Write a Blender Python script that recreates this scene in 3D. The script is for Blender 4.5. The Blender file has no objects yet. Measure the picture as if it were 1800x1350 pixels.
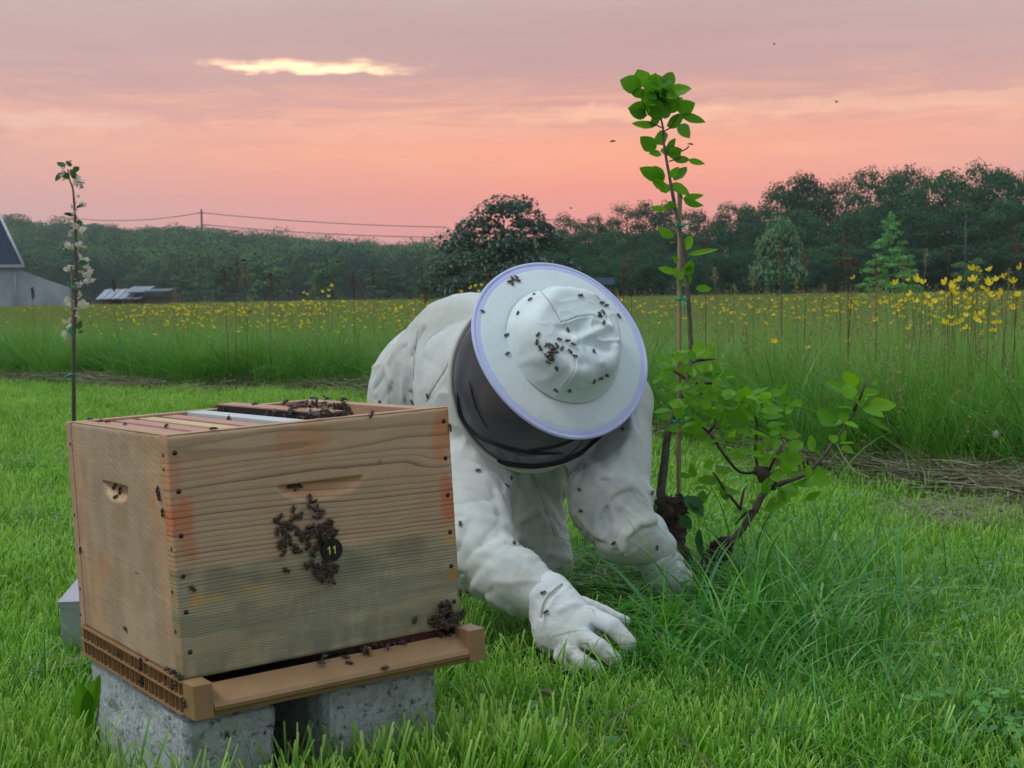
import bpy, bmesh, math, random
import numpy as np
from mathutils import Vector, Matrix, Euler, noise as mnoise

R = math.radians
rng = np.random.default_rng(7)
random.seed(7)
scene = bpy.context.scene
col = scene.collection

# ------------------------------------------------------------------ camera
F = 2500.0                       # focal length in photograph pixels (1800 wide)
CAM = np.array([0.0, 0.0, 0.72])
PITCH, ROLL = R(3.55), R(0.9)
_C = np.array([[1, 0, 0], [0, -math.sin(PITCH), -math.cos(PITCH)], [0, math.cos(PITCH), -math.sin(PITCH)]])
_r = np.array([[math.cos(ROLL), math.sin(ROLL), 0], [-math.sin(ROLL), math.cos(ROLL), 0], [0, 0, 1]])
CC = _r @ _C                     # rows: right, down, forward
cam = bpy.data.cameras.new('camera'); camo = bpy.data.objects.new('camera', cam); col.objects.link(camo)
cam.sensor_width = 36; cam.lens = F / 1800 * 36; cam.clip_start = 0.05; cam.clip_end = 6000
M3 = Matrix((tuple(CC[0]), tuple(-CC[1]), tuple(-CC[2]))).transposed()
camo.matrix_world = Matrix.Translation(Vector(CAM)) @ M3.to_4x4()
cam.dof.use_dof = True; cam.dof.focus_distance = 2.3; cam.dof.aperture_fstop = 20
scene.camera = camo

# ------------------------------------------------------------------ world and sun
world = bpy.data.worlds.new('World'); scene.world = world; world.use_nodes = True
SUN_EL, SUN_AZ = 56, -112        # soft cloud-filtered light, degrees; azimuth from +Y clockwise
def build_world():
    nt = world.node_tree; N = nt.nodes; L = nt.links; N.clear()
    out = N.new('ShaderNodeOutputWorld'); bg = N.new('ShaderNodeBackground'); L.new(bg.outputs[0], out.inputs[0])
    def math_(op, a, b=None, c=None, clamp=False):
        n = N.new('ShaderNodeMath'); n.operation = op; n.use_clamp = clamp
        for i, v in enumerate((a, b, c)):
            if v is None: continue
            if isinstance(v, (int, float)): n.inputs[i].default_value = v
            else: L.new(v, n.inputs[i])
        return n.outputs[0]
    def mix(f, a, b, bt='MIX'):
        n = N.new('ShaderNodeMix'); n.data_type = 'RGBA'; n.blend_type = bt
        if isinstance(f, (int, float)): n.inputs[0].default_value = f
        else: L.new(f, n.inputs[0])
        for k, v in ((6, a), (7, b)):
            if isinstance(v, tuple): n.inputs[k].default_value = (*v, 1)
            else: L.new(v, n.inputs[k])
        return n.outputs[2]
    tc = N.new('ShaderNodeTexCoord'); sp = N.new('ShaderNodeSeparateXYZ'); L.new(tc.outputs['Generated'], sp.inputs[0])
    X, Y, Z = sp.outputs
    el = math_('MULTIPLY', math_('ARCSINE', Z), 57.2958)
    az = math_('MULTIPLY', math_('ARCTAN2', X, Y), 57.2958)
    # vertical ramp, position 0..1 = elevation 0..90
    r = N.new('ShaderNodeValToRGB'); L.new(math_('DIVIDE', el, 90, clamp=True), r.inputs[0])
    stops = [(0.000, (.72, .34, .33)), (0.025, (.88, .30, .27)), (0.046, (1.04, .33, .22)), (0.064, (1.16, .43, .23)), (0.078, (.90, .38, .27)),
             (0.098, (.66, .37, .33)), (0.133, (.61, .45, .41)), (0.20, (.60, .50, .50)), (0.36, (.74, .84, .94)), (0.7, (.78, 1.14, 1.34)), (1.0, (.80, 1.18, 1.44))]
    e = r.color_ramp.elements
    while len(e) < len(stops): e.new(0.5)
    for i, (p, c) in enumerate(stops): e[i].position = p; e[i].color = (*c, 1)
    base = r.outputs[0]
    low = math_('SUBTRACT', 1.0, math_('DIVIDE', el, 16, clamp=True))
    # away from the sunset the low sky turns lavender, then blue grey
    away = math_('MULTIPLY', math_('DIVIDE', math_('ABSOLUTE', math_('SUBTRACT', az, 4)), 24, clamp=True), low)
    base = mix(math_('MULTIPLY', math_('POWER', away, 1.3), .9), base, (.57, .44, .45))
    back = math_('MULTIPLY', math_('DIVIDE', math_('SUBTRACT', math_('ABSOLUTE', az), 45), 80, clamp=True), 1.0)
    base = mix(math_('MULTIPLY', back, .85), base, (.46, .55, .64))
    # long soft cloud bands
    cmb = N.new('ShaderNodeCombineXYZ'); L.new(math_('MULTIPLY', az, .05), cmb.inputs[0]); L.new(math_('MULTIPLY', el, .42), cmb.inputs[1])
    def noise(scale, det, rough, dist=0., off=0.):
        n = N.new('ShaderNodeTexNoise'); n.inputs['Scale'].default_value = scale; n.inputs['Detail'].default_value = det
        n.inputs['Roughness'].default_value = rough; n.inputs['Distortion'].default_value = dist
        m = N.new('ShaderNodeMapping'); m.inputs['Location'].default_value = (off, off * .7, off); L.new(cmb.outputs[0], m.inputs[0]); L.new(m.outputs[0], n.inputs[0])
        return n.outputs[0]
    n1 = noise(1.0, 6, .55, .4, 3.1); n2 = noise(2.6, 8, .68, .8, 9.3); n3 = noise(7.0, 7, .65, .5, 5.3)
    band = math_('SUBTRACT', 1, math_('ABSOLUTE', math_('DIVIDE', math_('SUBTRACT', el, 6.9), 2.6)), None, True)
    streak = math_('MULTIPLY', math_('MULTIPLY', math_('SUBTRACT', n2, .47), 5.0, None, True), band, None, True)
    base = mix(math_('MULTIPLY', streak, .75), base, (1.14, .57, .34))
    grey = math_('MULTIPLY', math_('SUBTRACT', n1, .42), 3.2, None, True)
    mid = math_('DIVIDE', math_('SUBTRACT', el, 4.5), 5, None, True)
    base = mix(math_('MULTIPLY', math_('MULTIPLY', grey, mid), .55), base, (.53, .31, .31))
    c2 = N.new('ShaderNodeCombineXYZ'); L.new(math_('MULTIPLY', az, .42), c2.inputs[0]); n4 = N.new('ShaderNodeTexNoise'); n4.inputs['Scale'].default_value = 1.0; n4.inputs['Detail'].default_value = 5; L.new(c2.outputs[0], n4.inputs['Vector']); naz = math_('MULTIPLY', n4.outputs[0], 1.0)
    # the bright slit between clouds, with ragged edges
    def slit(a0, e0, wa, we, colr, amt, base, edge=.45):
        da = math_('POWER', math_('ABSOLUTE', math_('DIVIDE', math_('SUBTRACT', az, a0), wa)), 2.0)
        tilt = math_('ADD', math_('ADD', e0, math_('MULTIPLY', math_('SUBTRACT', az, a0), -.012)), math_('MULTIPLY', math_('SUBTRACT', naz, .5), 0.75 * we / .2))
        de = math_('POWER', math_('ABSOLUTE', math_('DIVIDE', math_('SUBTRACT', el, tilt), we)), 2.0)
        d = math_('ADD', math_('ADD', da, de), math_('ADD', math_('MULTIPLY', math_('SUBTRACT', n2, .5), 2.0), math_('MULTIPLY', math_('SUBTRACT', n3, .5), 4.2)))
        m = N.new('ShaderNodeMapRange'); m.interpolation_type = 'SMOOTHSTEP'
        m.inputs[1].default_value = 1.0 + edge; m.inputs[2].default_value = .0; L.new(d, m.inputs[0])
        return mix(math_('MULTIPLY', m.outputs[0], amt), base, colr)
    base = slit(-7.9, 9.05, 4.1, .25, (1.3, .78, .48), .8, base, .8)
    base = slit(-8.2, 9.02, 3.4, .20, (1.75, 1.2, .70), 1.0, base, .7)
    base = slit(5.2, 7.05, 5.5, .3, (1.15, .60, .38), .7, base, .9)
    base = slit(-17.5, 6.9, 3.5, .3, (1.0, .58, .45), .6, base, .9)
    base = slit(15, 7.2, 8, .3, (1.05, .58, .38), .55, base, .9)
    base = slit(-5.0, 6.5, 7, .3, (1.05, .50, .34), .5, base, .9)
    # physical dusk sky behind the cloud deck adds its own part
    sky = N.new('ShaderNodeTexSky'); sky.sky_type = 'NISHITA'; sky.sun_disc = False
    sky.sun_elevation = R(SUN_EL); sky.sun_rotation = R(SUN_AZ)
    base = mix(1.0, base, mix(1.0, sky.outputs[0], (.006, .006, .006), 'MULTIPLY'), 'ADD')
    L.new(base, bg.inputs[0]); bg.inputs[1].default_value = 1.0
build_world()
sun = bpy.data.lights.new('sun', 'SUN'); sun.energy = 1.25; sun.angle = R(14); sun.color = (1.0, .97, .92)
suno = bpy.data.objects.new('sun', sun); col.objects.link(suno)
_e, _a = R(SUN_EL), R(SUN_AZ)
_sd = Vector((math.sin(_a) * math.cos(_e), math.cos(_a) * math.cos(_e), math.sin(_e)))
suno.rotation_euler = _sd.to_track_quat('Z', 'Y').to_euler()
vs = scene.view_settings; vs.view_transform = 'Standard'; vs.look = 'None'; vs.gamma = 1; vs.exposure = 0.0; vs.use_curve_mapping = False
scene.cycles.use_denoising = True
scene.cycles.use_adaptive_sampling = True; scene.cycles.adaptive_threshold = 0.02
scene.cycles.max_bounces = 7; scene.cycles.transparent_max_bounces = 16; scene.cycles.volume_bounces = 0
scene.cycles.transmission_bounces = 4; scene.cycles.diffuse_bounces = 4

# ------------------------------------------------------------------ helpers
def ray(px, py):
    return CC.T @ np.array([(px - 900) / F, (py - 675) / F, 1.0])
def P(px, py, d):                 # the point seen at that place of the photograph, d metres ahead
    return CAM + ray(px, py) * d
def G(px, py, z=0.0):
    r = ray(px, py); return CAM + r * ((z - CAM[2]) / r[2])
def V(p): return Vector([float(c) for c in p])

def tag(o, label=None, cat=None, group=None, kind=None):
    if label: o['label'] = label
    if cat: o['category'] = cat
    if group: o['group'] = group
    if kind: o['kind'] = kind
    return o
def link(o, parent=None):
    col.objects.link(o)
    if parent is not None: o.parent = parent
    return o
def empty(name, loc=(0, 0, 0), rot=None):
    o = bpy.data.objects.new(name, None); o.empty_display_size = .05; col.objects.link(o)
    o.location = V(loc)
    if rot is not None: o.rotation_euler = rot
    return o
def mesh_data(name, verts, faces, mats=(), smooth=True, attrs=None, midx=None):
    me = bpy.data.meshes.new(name)
    if isinstance(verts, np.ndarray): verts = verts.astype(float).tolist()
    if isinstance(faces, np.ndarray): faces = faces.astype(int).tolist()
    me.from_pydata(verts, [], faces)
    for m in mats: me.materials.append(m)
    if smooth: me.polygons.foreach_set('use_smooth', [True] * len(me.polygons))
    if midx is not None: me.polygons.foreach_set('material_index', [int(i) for i in midx])
    if attrs:
        for k, (ty, arr) in attrs.items():
            a = me.attributes.new(k, ty, 'POINT')
            arr = np.asarray(arr, dtype=np.float32)
            a.data.foreach_set('color' if ty == 'FLOAT_COLOR' else ('vector' if ty == 'FLOAT_VECTOR' else 'value'), arr.ravel())
    me.update(); return me
def obj(name, me, parent=None):
    o = bpy.data.objects.new(name, me); return link(o, parent)

class MB:
    """collects shapes into one mesh"""
    def __init__(s): s.v = []; s.f = []; s.m = []
    def add(s, v, f, mi=0):
        b = len(s.v); s.v += [tuple(map(float, p)) for p in v]; s.f += [tuple(int(i) + b for i in q) for q in f]; s.m += [mi] * len(f)
    def box(s, lo, hi, mi=0, M=None, bev=0.0):
        if bev > 0:
            bm = bmesh.new(); bmesh.ops.create_cube(bm, size=1)
            for vv in bm.verts:
                for k in range(3): vv.co[k] = lo[k] + (vv.co[k] + .5) * (hi[k] - lo[k])
            bmesh.ops.bevel(bm, geom=list(bm.edges), offset=bev, segments=2, affect='EDGES', profile=.5)
            v = [tuple(x.co) for x in bm.verts]; bm.verts.index_update(); f = [tuple(x.index for x in q.verts) for q in bm.faces]; bm.free()
        else:
            x0, y0, z0 = lo; x1, y1, z1 = hi
            v = [(x0, y0, z0), (x1, y0, z0), (x1, y1, z0), (x0, y1, z0), (x0, y0, z1), (x1, y0, z1), (x1, y1, z1), (x0, y1, z1)]
            f = [(0, 3, 2, 1), (4, 5, 6, 7), (0, 1, 5, 4), (1, 2, 6, 5), (2, 3, 7, 6), (3, 0, 4, 7)]
        if M is not None: v = [tuple(M @ Vector(p)) for p in v]
        s.add(v, f, mi)
    def tube(s, pts, radii, seg=8, mi=0, cap=True, closed=False, jit=0.0, resample=0):
        pts = [np.array(p, float) for p in pts]
        if np.isscalar(radii): radii = [radii] * len(pts)
        if resample: pts, radii = catmull(pts, radii, resample)
        n = len(pts); v = []; f = []
        up = np.array([.13, .21, .97])
        for i in range(n):
            if closed: t = pts[(i + 1) % n] - pts[i - 1]
            else: t = pts[min(i + 1, n - 1)] - pts[max(i - 1, 0)]
            t /= np.linalg.norm(t) + 1e-12
            if i == 0:
                a = np.cross(up, t)
                if np.linalg.norm(a) < .1: a = np.cross((1, 0, 0), t)
            else: a = a - t * (a @ t)
            a /= np.linalg.norm(a); b = np.cross(t, a)
            for k in range(seg):
                th = 2 * math.pi * k / seg
                r = radii[i] * (1 + (random.uniform(-jit, jit) if jit else 0))
                v.append(pts[i] + (a * math.cos(th) + b * math.sin(th)) * r)
        m = n if closed else n - 1
        for i in range(m):
            j = (i + 1) % n
            for k in range(seg):
                l = (k + 1) % seg
                f.append((i * seg + k, i * seg + l, j * seg + l, j * seg + k))
        if cap and not closed:
            f.append(tuple(range(seg - 1, -1, -1))); f.append(tuple((n - 1) * seg + k for k in range(seg)))
        s.add(v, f, mi)
    def ball(s, c, r, seg=8, rings=6, mi=0, M=None):
        r = (r, r, r) if np.isscalar(r) else r
        v = []; f = []
        for i in range(rings + 1):
            ph = math.pi * i / rings
            for k in range(seg):
                th = 2 * math.pi * k / seg
                p = Vector((r[0] * math.sin(ph) * math.cos(th), r[1] * math.sin(ph) * math.sin(th), r[2] * math.cos(ph)))
                if M is not None: p = M @ p
                v.append(p + Vector(c))
        for i in range(rings):
            for k in range(seg):
                l = (k + 1) % seg; f.append((i * seg + k, (i + 1) * seg + k, (i + 1) * seg + l, i * seg + l))
        s.add(v, f, mi)
    def build(s, name, mats, parent=None, smooth=True):
        if not isinstance(mats, (list, tuple)): mats = [mats]
        return obj(name, mesh_data(name, s.v, s.f, mats, smooth, midx=s.m if len(mats) > 1 else None), parent)
def catmull(pts, radii, k):
    P_ = [pts[0]] + list(pts) + [pts[-1]]; Rr = [radii[0]] + list(radii) + [radii[-1]]
    o = []; ro = []
    for i in range(1, len(P_) - 2):
        for j in range(k):
            t = j / k
            a, b, c, d = P_[i - 1], P_[i], P_[i + 1], P_[i + 2]
            o.append(.5 * ((2 * b) + (-a + c) * t + (2 * a - 5 * b + 4 * c - d) * t * t + (-a + 3 * b - 3 * c + d) * t ** 3))
            ro.append(Rr[i] * (1 - t) + Rr[i + 1] * t)
    o.append(P_[-2]); ro.append(Rr[-2]); return o, ro

def hash3(ix, iy, iz, seed=0):
    h = (ix.astype(np.int64) * 374761393 + iy.astype(np.int64) * 668265263 + iz.astype(np.int64) * 2147483647 + seed * 1274126177) & 0xffffffff
    h = ((h ^ (h >> 13)) * 1274126177) & 0xffffffff
    h = ((h ^ (h >> 15)) * 2246822519) & 0xffffffff
    return ((h ^ (h >> 16)) & 0xffff) / 65535.0
def vnoise(p, seed=0):            # value noise 0..1, p (...,3)
    i = np.floor(p); f = p - i; f = f * f * (3 - 2 * f); i = i.astype(np.int64)
    r = 0
    for dx in (0, 1):
        for dy in (0, 1):
            for dz in (0, 1):
                w = (f[..., 0] if dx else 1 - f[..., 0]) * (f[..., 1] if dy else 1 - f[..., 1]) * (f[..., 2] if dz else 1 - f[..., 2])
                r = r + w * hash3(i[..., 0] + dx, i[..., 1] + dy, i[..., 2] + dz, seed)
    return r
def fbm(p, octv=3, seed=0):
    s = 0; a = .5; t = 0
    for o in range(octv): s = s + a * vnoise(p * 2 ** o, seed + o); t += a; a *= .5
    return s / t
def n2d(x, y, seed=0, octv=1): 
    x, y = np.broadcast_arrays(np.asarray(x, float), np.asarray(y, float))
    return fbm(np.stack([x, y, np.zeros_like(x) + .37], -1), octv, seed)

# ------------------------------------------------------------------ materials
class NT:
    def __init__(s, name):
        s.m = bpy.data.materials.new(name); s.m.use_nodes = True; s.t = s.m.node_tree; s.N = s.t.nodes; s.L = s.t.links
        s.b = s.N['Principled BSDF']; s.out = s.N['Material Output']
    def n(s, ty, **kw):
        q = s.N.new(ty)
        for k, v in kw.items():
            if hasattr(q, k): setattr(q, k, v)
        return q
    def set(s, sock, v):
        if isinstance(v, bpy.types.NodeSocket): s.L.new(v, sock)
        elif isinstance(v, tuple) and len(v) == 3 and sock.type == 'RGBA': sock.default_value = (*v, 1)
        else: sock.default_value = v
    def math(s, op, a, b=None, clamp=False, c=None):
        q = s.n('ShaderNodeMath', operation=op, use_clamp=clamp); s.set(q.inputs[0], a)
        if b is not None: s.set(q.inputs[1], b)
        if c is not None: s.set(q.inputs[2], c)
        return q.outputs[0]
    def mix(s, f, a, b, bt='MIX'):
        q = s.n('ShaderNodeMix', data_type='RGBA', blend_type=bt); s.set(q.inputs[0], f); s.set(q.inputs[6], a); s.set(q.inputs[7], b); return q.outputs[2]
    def coord(s, which='Object', scale=(1, 1, 1)):
        t = s.n('ShaderNodeTexCoord'); m = s.n('ShaderNodeMapping'); m.inputs['Scale'].default_value = scale; s.L.new(t.outputs[which], m.inputs[0]); return m.outputs[0]
    def noise(s, vec, scale, detail=4, rough=.55, dist=0.):
        q = s.n('ShaderNodeTexNoise'); s.L.new(vec, q.inputs['Vector']); q.inputs['Scale'].default_value = scale; q.inputs['Detail'].default_value = detail
        q.inputs['Roughness'].default_value = rough; q.inputs['Distortion'].default_value = dist; return q.outputs[0]
    def rmp(s, v, a, b, lo=0., hi=1., smooth=False):
        q = s.n('ShaderNodeMapRange'); s.L.new(v, q.inputs[0])
        if smooth: q.interpolation_type = 'SMOOTHSTEP'
        for i, x in zip((1, 2, 3, 4), (a, b, lo, hi)): q.inputs[i].default_value = x
        return q.outputs[0]
    def attr(s, name, out='Fac'):
        q = s.n('ShaderNodeAttribute'); q.attribute_name = name; return q.outputs[out]
    def bump(s, h, dist=.001, strength=1.0):
        q = s.n('ShaderNodeBump'); s.L.new(h, q.inputs['Height']); q.inputs['Distance'].default_value = dist; q.inputs['Strength'].default_value = strength
        s.L.new(q.outputs[0], s.b.inputs['Normal']); return q
    def fin(s, color, rough=.6, spec=.5, **kw):
        s.set(s.b.inputs['Base Color'], color); s.set(s.b.inputs['Roughness'], rough); s.b.inputs['Specular IOR Level'].default_value = spec
        for k, v in kw.items(): s.set(s.b.inputs[k], v)
        return s.m

def simple(name, c1, c2=None, scale=20., rough=.6, bumpd=0., spec=.4, metallic=0., detail=5, vec=(1, 1, 1)):
    t = NT(name); v = t.coord('Object', vec); n = t.noise(v, scale, detail, .6)
    c = t.mix(t.rmp(n, .32, .68), c1, c2 or tuple(x * .75 for x in c1))
    if bumpd: t.bump(n, bumpd)
    return t.fin(c, rough, spec, **{'Metallic': metallic})

def leafy(name, c1, c2, trans=.35, rough=.5, randscale=1.0, spec=.3, bright=1.25, tips=None, tw=.6):
    """thin leaf: diffuse + translucent, colour varies by instance, by 'tone' and over the leaf"""
    t = NT(name)
    oi = t.n('ShaderNodeObjectInfo'); tone = t.attr('tone')
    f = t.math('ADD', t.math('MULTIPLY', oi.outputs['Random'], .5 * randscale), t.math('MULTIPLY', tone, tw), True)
    c = t.mix(f, c1, c2)
    g = t.n('ShaderNodeNewGeometry')
    pn = t.noise(g.outputs['Position'], 1.7, 3, .6)
    c = t.mix(t.rmp(pn, .3, .7, 0, .35), c, tuple(x * .6 for x in c1))
    if tips: c = t.mix(t.attr('tip'), c, tips)
    t.fin(c, rough, spec)
    tr = t.n('ShaderNodeBsdfTranslucent'); cc = t.mix(1.0, c, (bright, bright, bright * .55), 'MULTIPLY'); t.L.new(cc, tr.inputs[0])
    mx = t.n('ShaderNodeMixShader'); mx.inputs[0].default_value = trans
    t.L.new(t.b.outputs[0], mx.inputs[1]); t.L.new(tr.outputs[0], mx.inputs[2]); t.L.new(mx.outputs[0], t.out.inputs[0])
    return t.m

M = {}
def fabric(name, c1, c2, dirt=None, dirt_amt=.0, weave=900, crease=1.0):
    t = NT(name); v = t.coord('Object')
    n = t.noise(v, 9, 5, .6); c = t.mix(t.rmp(n, .3, .7), c1, c2)
    n3 = t.noise(v, 38, 6, .7); 
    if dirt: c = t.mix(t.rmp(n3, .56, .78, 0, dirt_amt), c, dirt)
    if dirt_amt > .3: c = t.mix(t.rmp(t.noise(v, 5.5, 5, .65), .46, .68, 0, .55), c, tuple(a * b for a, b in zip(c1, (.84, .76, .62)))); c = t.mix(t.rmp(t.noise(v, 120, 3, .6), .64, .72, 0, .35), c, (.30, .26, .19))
    w = t.noise(v, weave, 2, .5); n2 = t.noise(v, 60, 4, .6)
    h = t.math('ADD', t.math('MULTIPLY', w, .25), n2)
    # crumpled cloth: soft ridges between sharp little creases
    m1 = t.n('ShaderNodeMapping'); m1.inputs['Scale'].default_value = (1, 1, .55); t.L.new(v, m1.inputs[0])
    def rid(scale, dist): return t.math('POWER', t.math('SUBTRACT', 1, t.math('MULTIPLY', t.math('ABSOLUTE', t.math('SUBTRACT', t.noise(m1.outputs[0], scale, 2, .45, dist), .5)), 4.5), True), 2.0)
    h = t.math('ADD', t.math('MULTIPLY', h, .30), t.math('ADD', t.math('MULTIPLY', rid(9, .8), crease * .35), t.math('MULTIPLY', rid(24, .6), crease * .10)))
    t.bump(h, .0040, .8)
    if name == 'glove_leather':      # earth rubbed into the fingertips
        g_ = t.n('ShaderNodeNewGeometry'); s_ = t.n('ShaderNodeSeparateXYZ'); t.L.new(g_.outputs['Position'], s_.inputs[0])
        c = t.mix(t.math('MULTIPLY', t.rmp(s_.outputs[2], .10, .035), t.rmp(n3, .42, .62, 0, .75)), c, (.17, .13, .08))
    return t.fin(c, .88, .15, **{'Sheen Weight': .15})
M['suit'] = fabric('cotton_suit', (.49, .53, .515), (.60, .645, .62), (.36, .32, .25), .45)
M['hat'] = fabric('hat_cotton', (.62, .73, .745), (.70, .79, .79), (.5, .5, .46), .12, crease=.35)
M['binding'] = fabric('brim_binding', (.50, .56, .84), (.55, .61, .85), crease=.1)
M['glove'] = fabric('glove_leather', (.60, .67, .70), (.66, .70, .70), (.30, .25, .18), .55, 300, .22)
M['piping'] = fabric('piping', (.55, .55, .50), (.62, .62, .56), crease=.1)
M['black_cloth'] = simple('black_cloth', (.012, .012, .016), (.02, .02, .026), 40, .8)
M['skin'] = simple('skin', (.50, .28, .20), (.55, .32, .24), 12, .55)
M['hair'] = simple('hair', (.03, .02, .015), (.06, .04, .03), 60, .6)
def veil_mat():
    t = NT('veil_net'); v = t.coord('Object'); n = t.noise(v, 14, 3, .5)
    c = t.mix(t.rmp(n, .3, .7), (.10, .10, .115), (.19, .185, .20)); t.fin(c, .9, .05)
    tr = t.n('ShaderNodeBsdfTransparent'); mx = t.n('ShaderNodeMixShader'); mx.inputs[0].default_value = .40
    t.L.new(t.b.outputs[0], mx.inputs[1]); t.L.new(tr.outputs[0], mx.inputs[2]); t.L.new(mx.outputs[0], t.out.inputs[0]); return t.m
M['veil'] = veil_mat()

def wood_grain():
    """weathered pine: the 'grain' attribute is a smooth ring count, 'tint' the stains that sit on the board"""
    t = NT('weathered_pine'); v = t.coord('Object', (1.5, 60, 60)); vf = t.coord('Object', (12, 220, 220)); vb = t.coord('Object')
    g = t.attr('grain'); nn = t.noise(v, 1, 3, .5)
    ph = t.math('FRACT', t.math('ADD', g, t.math('MULTIPLY', nn, .25)))
    late = t.math('POWER', ph, 4.0); cut = t.rmp(ph, .93, 1.0, 1, 0); late = t.math('MULTIPLY', late, cut)
    fine = t.noise(vf, 1, 4, .6); big = t.noise(vb, 7, 4, .6)
    c = t.mix(t.rmp(big, .3, .7), (.52, .365, .21), (.62, .46, .285))
    c = t.mix(t.rmp(fine, .35, .75, 0, .35), c, (.29, .19, .125))
    c = t.mix(1.0, c, t.attr('tint', 'Color'), 'MULTIPLY')
    c = t.mix(t.math('MULTIPLY', late, t.attr('late')), c, (.085, .045, .030))
    h = t.math('ADD', t.math('MULTIPLY', late, 1.2), t.math('MULTIPLY', fine, .5)); t.bump(h, .0004, .6)
    return t.fin(c, .72, .25)
M['pine'] = wood_grain()
def wood_plain(name, c1, c2, axis=1):
    t = NT(name); sc = [90, 90, 90]; sc[axis] = 4
    v = t.coord('Object', tuple(sc)); n = t.noise(v, 1, 5, .65); c = t.mix(t.rmp(n, .35, .68), c1, c2); t.bump(n, .0006, .8); return t.fin(c, .7, .25)
M['wood_top'] = wood_plain('cut_pine', (.50, .33, .22), (.38, .22, .145))
M['wood_topx'] = wood_plain('cut_pine_x', (.50, .34, .22), (.38, .23, .145), 0)
M['wood_pink'] = wood_plain('pink_frame_wood', (.50, .29, .22), (.40, .22, .17))
M['wood_pale'] = wood_plain('pale_frame_wood', (.60, .46, .30), (.50, .36, .22))
M['painted_grey'] = simple('pale_grey_plastic', (.55, .60, .61), (.48, .53, .55), 30, .5)
M['blackish'] = simple('black_wall_board', (.008, .008, .010), (.014, .012, .012), 60, .6)
M['brown_plastic'] = simple('caramel_plastic', (.28, .165, .075), (.32, .195, .095), 30, .42, .0004, .5)
M['dark_gap'] = simple('dark_inside', (.05, .03, .02), (.03, .02, .015), 60, .8)
M['nail'] = simple('rusty_nail', (.03, .022, .018), (.05, .03, .02), 200, .6)
M['comb'] = simple('comb_wax', (.12, .07, .03), (.2, .12, .05), 250, .6, .001)
M['green_tie'] = simple('green_tie', (.0, .28, .17), (.0, .34, .21), 80, .5)
def concrete():
    t = NT('concrete'); v = t.coord('Object'); n = t.noise(v, 48, 6, .75); n2 = t.noise(v, 110, 5, .7)
    vor = t.n('ShaderNodeTexVoronoi'); t.L.new(v, vor.inputs[0]); vor.inputs['Scale'].default_value = 90
    pit = t.rmp(t.math('ADD', t.math('MULTIPLY', n, .6), t.math('MULTIPLY', n2, .6)),   .42, .52)
    c = t.mix(t.rmp(n2, .40, .62), (.38, .43, .44), (.52, .59, .60)); c = t.mix(t.math('SUBTRACT', 1, pit), c, (.10, .12, .12))
    n3 = t.noise(v, 12, 5, .6); c = t.mix(t.rmp(n3, .58, .72, 0, .5), c, (.10, .12, .06))
    h = t.math('ADD', t.math('MULTIPLY', pit, .8), t.math('ADD', n, n2)); t.bump(h, .006, .9); return t.fin(c, .92, .2)
M['concrete'] = concrete()
M['zinc'] = simple('galvanised_sheet', (.50, .55, .62), (.42, .47, .54), 18, .38, .0006, .5, .75)
M['soil'] = simple('ground_soil', (.018, .034, .010), (.034, .056, .016), 6, .95, .01, .1)
M['bark_dark'] = simple('dark_bark', (.042, .030, .024), (.11, .085, .07), 70, .85, .003, .2, detail=8)
M['bark'] = simple('sapling_bark', (.075, .062, .055), (.14, .12, .105), 60, .75, .0015, .25)
M['bark_young'] = simple('young_bark', (.05, .03, .025), (.09, .06, .05), 60, .6, .0008, .3)
M['cane_dark'] = simple('old_cane', (.13, .11, .06), (.09, .09, .05), 50, .7)
M['bamboo'] = simple('cane', (.36, .27, .15), (.27, .20, .11), 50, .6, .0005, .3, vec=(1, 1, .1))
M['leaf'] = leafy('apple_leaf', (.075, .26, .020), (.23, .52, .020), .48, .42)
M['leaf_top'] = leafy('apple_leaf_dark', (.045, .20, .012), (.17, .46, .016), .52, .42)
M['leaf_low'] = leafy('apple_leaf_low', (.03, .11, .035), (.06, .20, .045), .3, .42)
M['lawn'] = leafy('mown_grass', (.024, .15, .015), (.24, .60, .030), .36, .42, 1.0, tips=(.50, .74, .20))
M['meadow'] = leafy('meadow_grass', (.045, .19, .030), (.20, .48, .065), .36, .45, 1.0, tips=(.32, .45, .14))
M['meadow_far'] = leafy('meadow_grass_far', (.085, .24, .030), (.22, .40, .065), .40, .6, 1.0, tips=(.30, .36, .11))
M['tallgrass'] = leafy('long_grass', (.030, .16, .034), (.16, .48, .060), .34, .34, 1.0, spec=.5)
M['seam'] = simple('seam_thread', (.40, .41, .37), (.33, .34, .31), 300, .9)
M['hay'] = leafy('dry_grass', (.20, .19, .12), (.42, .40, .28), .2, .7, .8)
M['seed'] = leafy('grass_seed', (.22, .23, .10), (.34, .28, .15), .2, .8, .8)
M['stalk'] = leafy('sorrel_seed', (.12, .055, .045), (.18, .10, .08), .2, .8, .8)
M['petal'] = leafy('buttercup_petal', (.88, .66, .02), (.92, .76, .05), .40, .35, .4, spec=.5)
M['stem'] = leafy('green_stem', (.06, .13, .03), (.09, .18, .04), .1, .6)
M['blossom'] = leafy('apple_blossom', (.74, .66, .68), (.80, .78, .78), .35, .6, .5, bright=1.0)
M['tree_leaf'] = leafy('wood_leaf', (.018, .082, .042), (.055, .155, .058), .16, .7, 1.4, spec=.1, tw=.35)
M['chestnut_leaf'] = leafy('chestnut_leaf', (.012, .055, .028), (.032, .105, .040), .2, .5, .6)
M['chestnut_leaf_light'] = leafy('chestnut_leaf_light', (.07, .20, .08), (.13, .32, .11), .2, .5, .6)
M['candle'] = leafy('chestnut_candle', (.30, .33, .29), (.42, .44, .38), .2, .7, .4, bright=1.0)
M['conifer_leaf'] = leafy('conifer_leaf', (.13, .38, .11), (.22, .52, .14), .3, .6, .4)
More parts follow.
